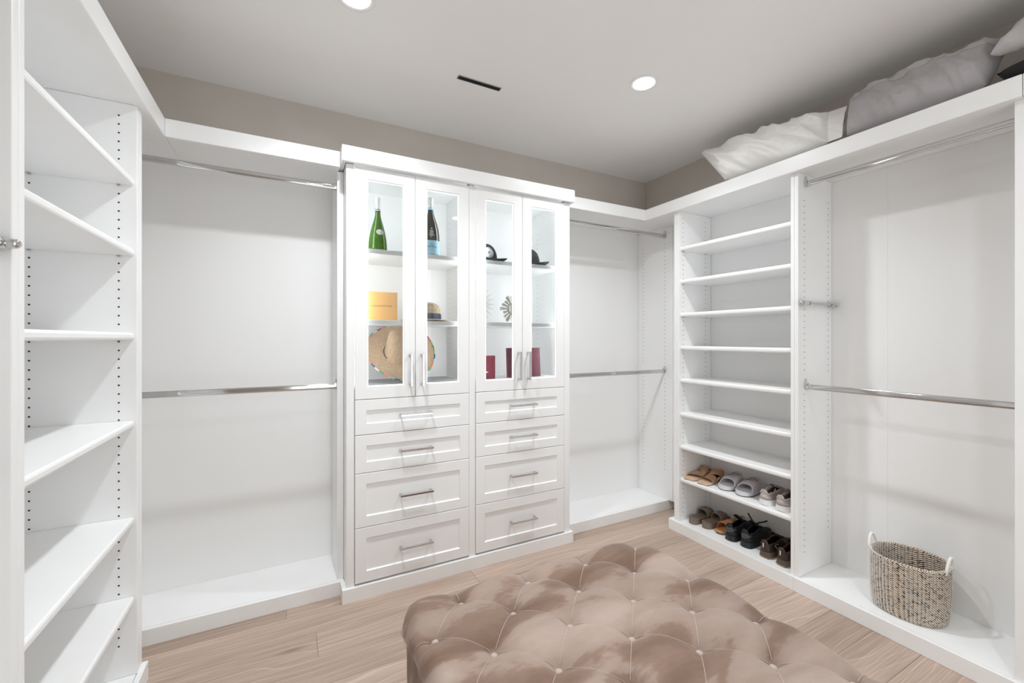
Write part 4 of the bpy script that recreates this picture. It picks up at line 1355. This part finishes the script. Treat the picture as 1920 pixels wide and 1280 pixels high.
def black_extra(t, S, w, z1, prof, u, so, Ls, W):
    bm = bmesh.new()
    def hp(a, b):
        q = .001 + .13 * abs(2 * a - 1) ** 1.5; f0 = .17 + .10 * abs(2 * a - 1)
        hgt = (.30 + .62 * b * (1 - .0 * a)) if True else 0
        lo_, hi_ = .60 - .35 * (1 - abs(2 * a - 1)), 1.0 - .05 * abs(2 * a - 1)
        g = lo_ + (hi_ - lo_) * b
        f = .5 * g * .40
        p = S(q, f if a < .5 else 1 - f)
        return Vector((p.x - .0016, p.y * 1.03, p.z))
    grid(bm, 24, 5, hp); o = obj('heel_patch', bm, M['charcoal'], u, True); solidify(o, .0015, 0)
hk = [.070, .072, .068, .060, .074, .076, .062, .050, .044, .036, .014]
def black_bow(t, S, w, z1, prof, u, so, Ls, W):
    black_extra(t, S, w, z1, prof, u, so, Ls, W)
    zt = z1(.46) + prof(.48) + .006
    bm = bmesh.new()
    for path in ([(.42 * Ls, 0, zt), (.40 * Ls, .020, zt + .028), (.37 * Ls, .036, zt + .060)],
                 [(.42 * Ls, 0, zt), (.45 * Ls, -.022, zt + .018), (.50 * Ls, -.045, zt + .028), (.52 * Ls, -.058, zt + .038)]):
        tube(bm, path, .0042, 6, sq=(1.1, .6))
    obj('lace_ends', bm, M['black'], t, True)
for lb, y_, x_, ex in (('black sneaker with grey heel patch at the bottom, beside the cognac sandal', 1.693, 2.398, black_extra), ('black sneaker with its lace ends sticking up, beside the brown shoes', 1.595, 2.402, black_bow)):
    sneaker(lb, (x_, y_, ZB), radians(2), .085, .272, (M['black'], M['black_rubber'], M['dark_lining'], M['black']),
            {'sole': .034, 'h': hk, 'flare': .003, 'tongue': .040, 'tonguem': M['black']}, None, ex)

def brown_extra(t, S, w, z1, prof, u, so, Ls, W):
    bm = bmesh.new()
    p0, p1 = S(.0005, .22), S(.0005, .30)
    zc_ = z1(0) + prof(0) * .62
    box(bm, -.0025, .0005, -.0022, .0022, zc_ - .012, zc_ + .012, bev=.0005)
    obj('heel_tag', bm, M['print_white'], u)
    # outlined chevron on both flanks
    for s in (1, -1):
        def fl(q, g):
            f = .5 - s * (.5 - .19 * g); p = S(q, f); return p + Vector((0, -s * .0 + (.0018 if p.y > 0 else -.0018), .0004))
        bm = bmesh.new(); tube(bm, [fl(.30, .05), fl(.20, .75), fl(.235, 1.0), fl(.34, .85)], .0013, 5)
        obj('side_stripe', bm, M['print_white'], u, True)
    bm = bmesh.new()
    for k in range(26):
        q = .012 + .55 * (k // 2) / 13; s = 1 if k % 2 else -1
        x_, yy = q * Ls, s * (w(q) * 1.03 + .0035)
        box(bm, x_ - .0035, x_ + .0035, yy - .0012, yy + .0012, .0035, .0065)
    for k in range(4):
        yy = -.018 + .012 * k
        box(bm, -.0012, .0015, yy - .004, yy + .004, .0035, .0065)
    o = obj('outsole_lugs', bm, M['tan_outsole'], so); o['kind'] = 'stuff'
hbn = [.058, .062, .060, .052, .066, .068, .056, .046, .040, .032, .012]
for lb, y_, x_ in (('dark brown leather sneaker with white chevron beside the black sneakers', 1.470, 2.390), ('dark brown leather sneaker with white chevron half hidden by the tower panel', 1.372, 2.384)):
    sneaker(lb, (x_, y_, ZB), radians(-2), .085, .275, (M['brown_leather'], M['brown_rubber'], M['dark_lining'], M['brown_leather']),
            {'sole': .036, 'h': hbn, 'flare': .003, 'tongue': .032, 'tonguem': M['dark_lining']}, None, brown_extra)

# slides, toe or heel to the room ------------------------------------------------
def strap_grid(w, Ls, t0, t1, z0, h, lean=0.0, taper=0.0, nw=22, nt=8, ex=.6):
    def f(a, b):
        q = t0 + (t1 - t0) * b
        an = pi * a; cs, sn = cos(an), sin(an)
        ww = w(q) * 1.015
        hh = h * (1 - taper * (1 - b))
        return Vector((q * Ls + lean * sn, -ww * math.copysign(abs(cs) ** ex, cs), z0(q) + hh * sn ** ex))
    return f
def nike_slide(label, c, rot):
    t = thing('slide_sandal', label, 'shoe', c, 'pale grey slide sandals', False, rot)
    Ls, W = .262, .106; w = widths(Ls, W, TOEF)
    bm = bmesh.new(); sole(bm, Ls, w, lambda q: .004 * max(0, (.15 - q) / .15) ** 2, lambda q: .026 + .010 * max(0, (q - .5)) + .006 * max(0, (.12 - q) / .12), grow=.94, dish=.004)
    so = obj('sole', bm, M['grey_slide_pale'], t, True, 50)
    bm = bmesh.new(); sole(bm, Ls, lambda q: w(q) * 1.005, lambda q: .0015, lambda q: .0045, grow=.98); 
    obj('outsole', bm, M['dark_lining'], so)
    f = strap_grid(w, Ls, .17, .60, lambda q: .016, .072, .024, .34, ex=.68)
    bm = bmesh.new(); grid(bm, 26, 10, f); st = obj('strap', bm, M['grey_slide'], t, True); solidify(st, .008, -1)
    subsurf(st)
    # word and swoosh moulded on the strap, reading from the toe side
    def put(me, name, s0, b0):
        for v in me.vertices:
            x, y, d = v.co
            b = b0 + y / (.43 * Ls); a = .5 - x / (pi * .052)
            p = f(a, b); da = f(a + .01, b) - p; db = f(a, b + .01) - p
            nr = da.cross(db).normalized(); nr = nr if nr.z > 0 else -nr
            v.co = p + nr * (.0006 + d)
        return new_obj(name, me, st, M['black'])
    me = text_mesh('NIKE', .0225, .0004, shear=.2, spacing=1.06)
    for v in me.vertices: v.co.x *= 1.05
    put(me, 'lettering', 0, .68)
    bm = bmesh.new()
    top = [(-.030, -.002), (-.029, -.008), (-.022, -.0085), (-.010, -.006), (.008, -.001), (.030, .006)]
    bot = [(.030, .006), (.008, -.005), (-.010, -.0125), (-.022, -.0165), (-.030, -.015), (-.0325, -.009)]
    vv = [bm.verts.new((x * .86 - .004, y * 1.15, .0006)) for x, y in top[:-1] + bot]
    bm.faces.new(vv); bmesh.ops.triangulate(bm, faces=bm.faces[:]); bmesh.ops.subdivide_edges(bm, edges=bm.edges[:], cuts=2)
    me = bpy.data.meshes.new('swoosh'); bm.to_mesh(me); bm.free(); put(me, 'swoosh', 0, .53)
nike_slide('pale grey slide sandal with black lettering, next to the tan sandals', (2.402, 1.738, ZS), radians(4))
nike_slide('pale grey slide sandal with black lettering, next to the beige running shoes', (2.405, 1.625, ZS), radians(3))

def taupe_slide(label, c, rot):
    t = thing('slide_sandal', label, 'shoe', c, None, False, rot)
    Ls, W = .255, .086; w = widths(Ls, W, HEEL)
    bm = bmesh.new(); sole(bm, Ls, w, lambda q: .0, lambda q: .041 - .010 * min(1, q / .5), grow=.95, dish=.009)
    so = obj('sole', bm, M['taupe'], t, True, 50)
    f = strap_grid(w, Ls, .50, .78, lambda q: .024, .048, -.006, -.1)
    bm = bmesh.new(); grid(bm, 24, 8, f); st = obj('strap', bm, M['taupe'], t, True); solidify(st, .006, -1)
taupe_slide('taupe foam slide in the bottom left corner of the shoe tower', (2.392, 1.962, ZB), radians(4))
taupe_slide('taupe foam slide at the bottom, between its pair and the cognac sandal', (2.412, 1.876, ZB), radians(2))

def cognac_slide(label, c, rot):
    t = thing('slide_sandal', label, 'shoe', c, None, False, rot)
    Ls, W = .240, .083; w = widths(Ls, W, TOEF)
    bm = bmesh.new(); sole(bm, Ls, w, lambda q: .012 * max(0, (.3 - q) / .3) ** 2, lambda q: .016 + .010 * max(0, (.2 - q) / .2), grow=.95, dish=.002)
    so = obj('sole', bm, M['cognac'], t, True, 50)
    bm = bmesh.new(); sole(bm, Ls, lambda q: w(q) * .97, lambda q: .0 + .012 * max(0, (.3 - q) / .3) ** 2 * .9, lambda q: .005 + .012 * max(0, (.3 - q) / .3) ** 2, grow=.96)
    obj('outsole', bm, M['dark_sole'], so)
    f = strap_grid(w, Ls, .20, .52, lambda q: .016, .046, .012, .05)
    def g(a, b):
        p = f(a, b); return p + Vector((0, 0, .004 * sin(a * 40) * sin(b * 9) + .005 * (noise.noise(Vector((a * 6, b * 3, c[1] * 9)))))) 
    bm = bmesh.new(); grid(bm, 26, 10, g); st = obj('strap', bm, M['cognac'], t, True); solidify(st, .003, -1)
    bm = bmesh.new()
    for k in range(10):
        p = g(.14 + .72 * k / 9, .5 + .12 * (-1) ** k); ball(bm, p + Vector((0, 0, .0006)), .0022, seg=6, rings=4)
    o = obj('studs', bm, M['dark_sole'], st, True); o['kind'] = 'stuff'
    def hs(a, b):
        an = -1.72 + 3.44 * a; ww = w(.8) * 1.02
        return Vector((Ls * .78 + .058 * cos(an), ww * sin(an) * 1.0, .012 + .012 * b + .046 * max(0, cos(an * .9)) ** .7))
    bm = bmesh.new(); grid(bm, 20, 3, hs); hsn = obj('heel_strap', bm, M['cognac'], t, True); solidify(hsn, .0025, 0)
cognac_slide('cognac leather sandal at the bottom, partly behind the black sneaker', (2.418, 1.785, ZB), radians(-2))

def thong(label, c, rot, mir):
    t = thing('leather_sandal', label, 'shoe', c, None, False, rot)
    Ls, W = .262, .092; w = widths(Ls, W, SQTOE)
    zt = lambda q: .010 + .030 * max(0, min(1, (q - .38) / .5)) ** 1.3
    bm = bmesh.new(); sole(bm, Ls, w, lambda q: 0 + (.028 * max(0, min(1, (q - .38) / .5)) ** 1.3 if q < .80 else 0), zt, grow=.985)
    so = obj('sole', bm, M['tan_insole'], t, True, 50)
    bm = bmesh.new(); sole(bm, Ls, lambda q: w(q) * 1.0, lambda q: 0, lambda q: .003)
    obj('outsole', bm, M['dark_sole'], so)
    # two broad wrapped bands with the toe opening between them
    def band(t0, t1, h, sk):
        def f(a, b):
            q = t0 + (t1 - t0) * b + sk * (a - .5) * mir
            an = pi * a; cs, sn = cos(an), sin(an)
            return Vector((q * Ls, -w(q) * 1.02 * math.copysign(abs(cs) ** .75, cs), zt(q) - .002 + h * sn ** .7 * (.75 + .25 * b)))
        return f
    bm = bmesh.new(); grid(bm, 24, 10, band(.27, .52, .026, -.20)); s1 = obj('strap', bm, M['tan_leather'], t, True); solidify(s1, .0025, 0)
    bm = bmesh.new(); grid(bm, 24, 8, band(.56, .80, .034, .20)); s2 = obj('strap', bm, M['tan_leather'], t, True); solidify(s2, .0025, 0)
    bm = bmesh.new(); sole(bm, Ls * .46, lambda q: w(.42 + q * .46) * .7, lambda q: zt(.42 + .46 * q), lambda q: zt(.42 + .46 * q) + .0015)
    for v in bm.verts: v.co.x += Ls * .42
    obj('footbed', bm, M['dark_lining'], so)
    bm = bmesh.new()
    pts = [(.84 * Ls, -w(.8) * .9, zt(.84)), (.80 * Ls, -w(.8) * .95, zt(.8) + .030), (.68 * Ls, -.02, .072), (.62 * Ls, 0, .078), (.68 * Ls, .02, .072), (.80 * Ls, w(.8) * .95, zt(.8) + .030), (.84 * Ls, w(.8) * .9, zt(.84))]
    tube(bm, pts, .0016, 5); obj('ankle_strap', bm, M['tan_insole'], t, True)
thong('tan leather sandal with squared toe at the far left of the shoe shelf', (2.368, 1.966, ZS), radians(6), 1)
thong('tan leather sandal with squared toe next to the pale grey slides', (2.372, 1.862, ZS), radians(10), -1)
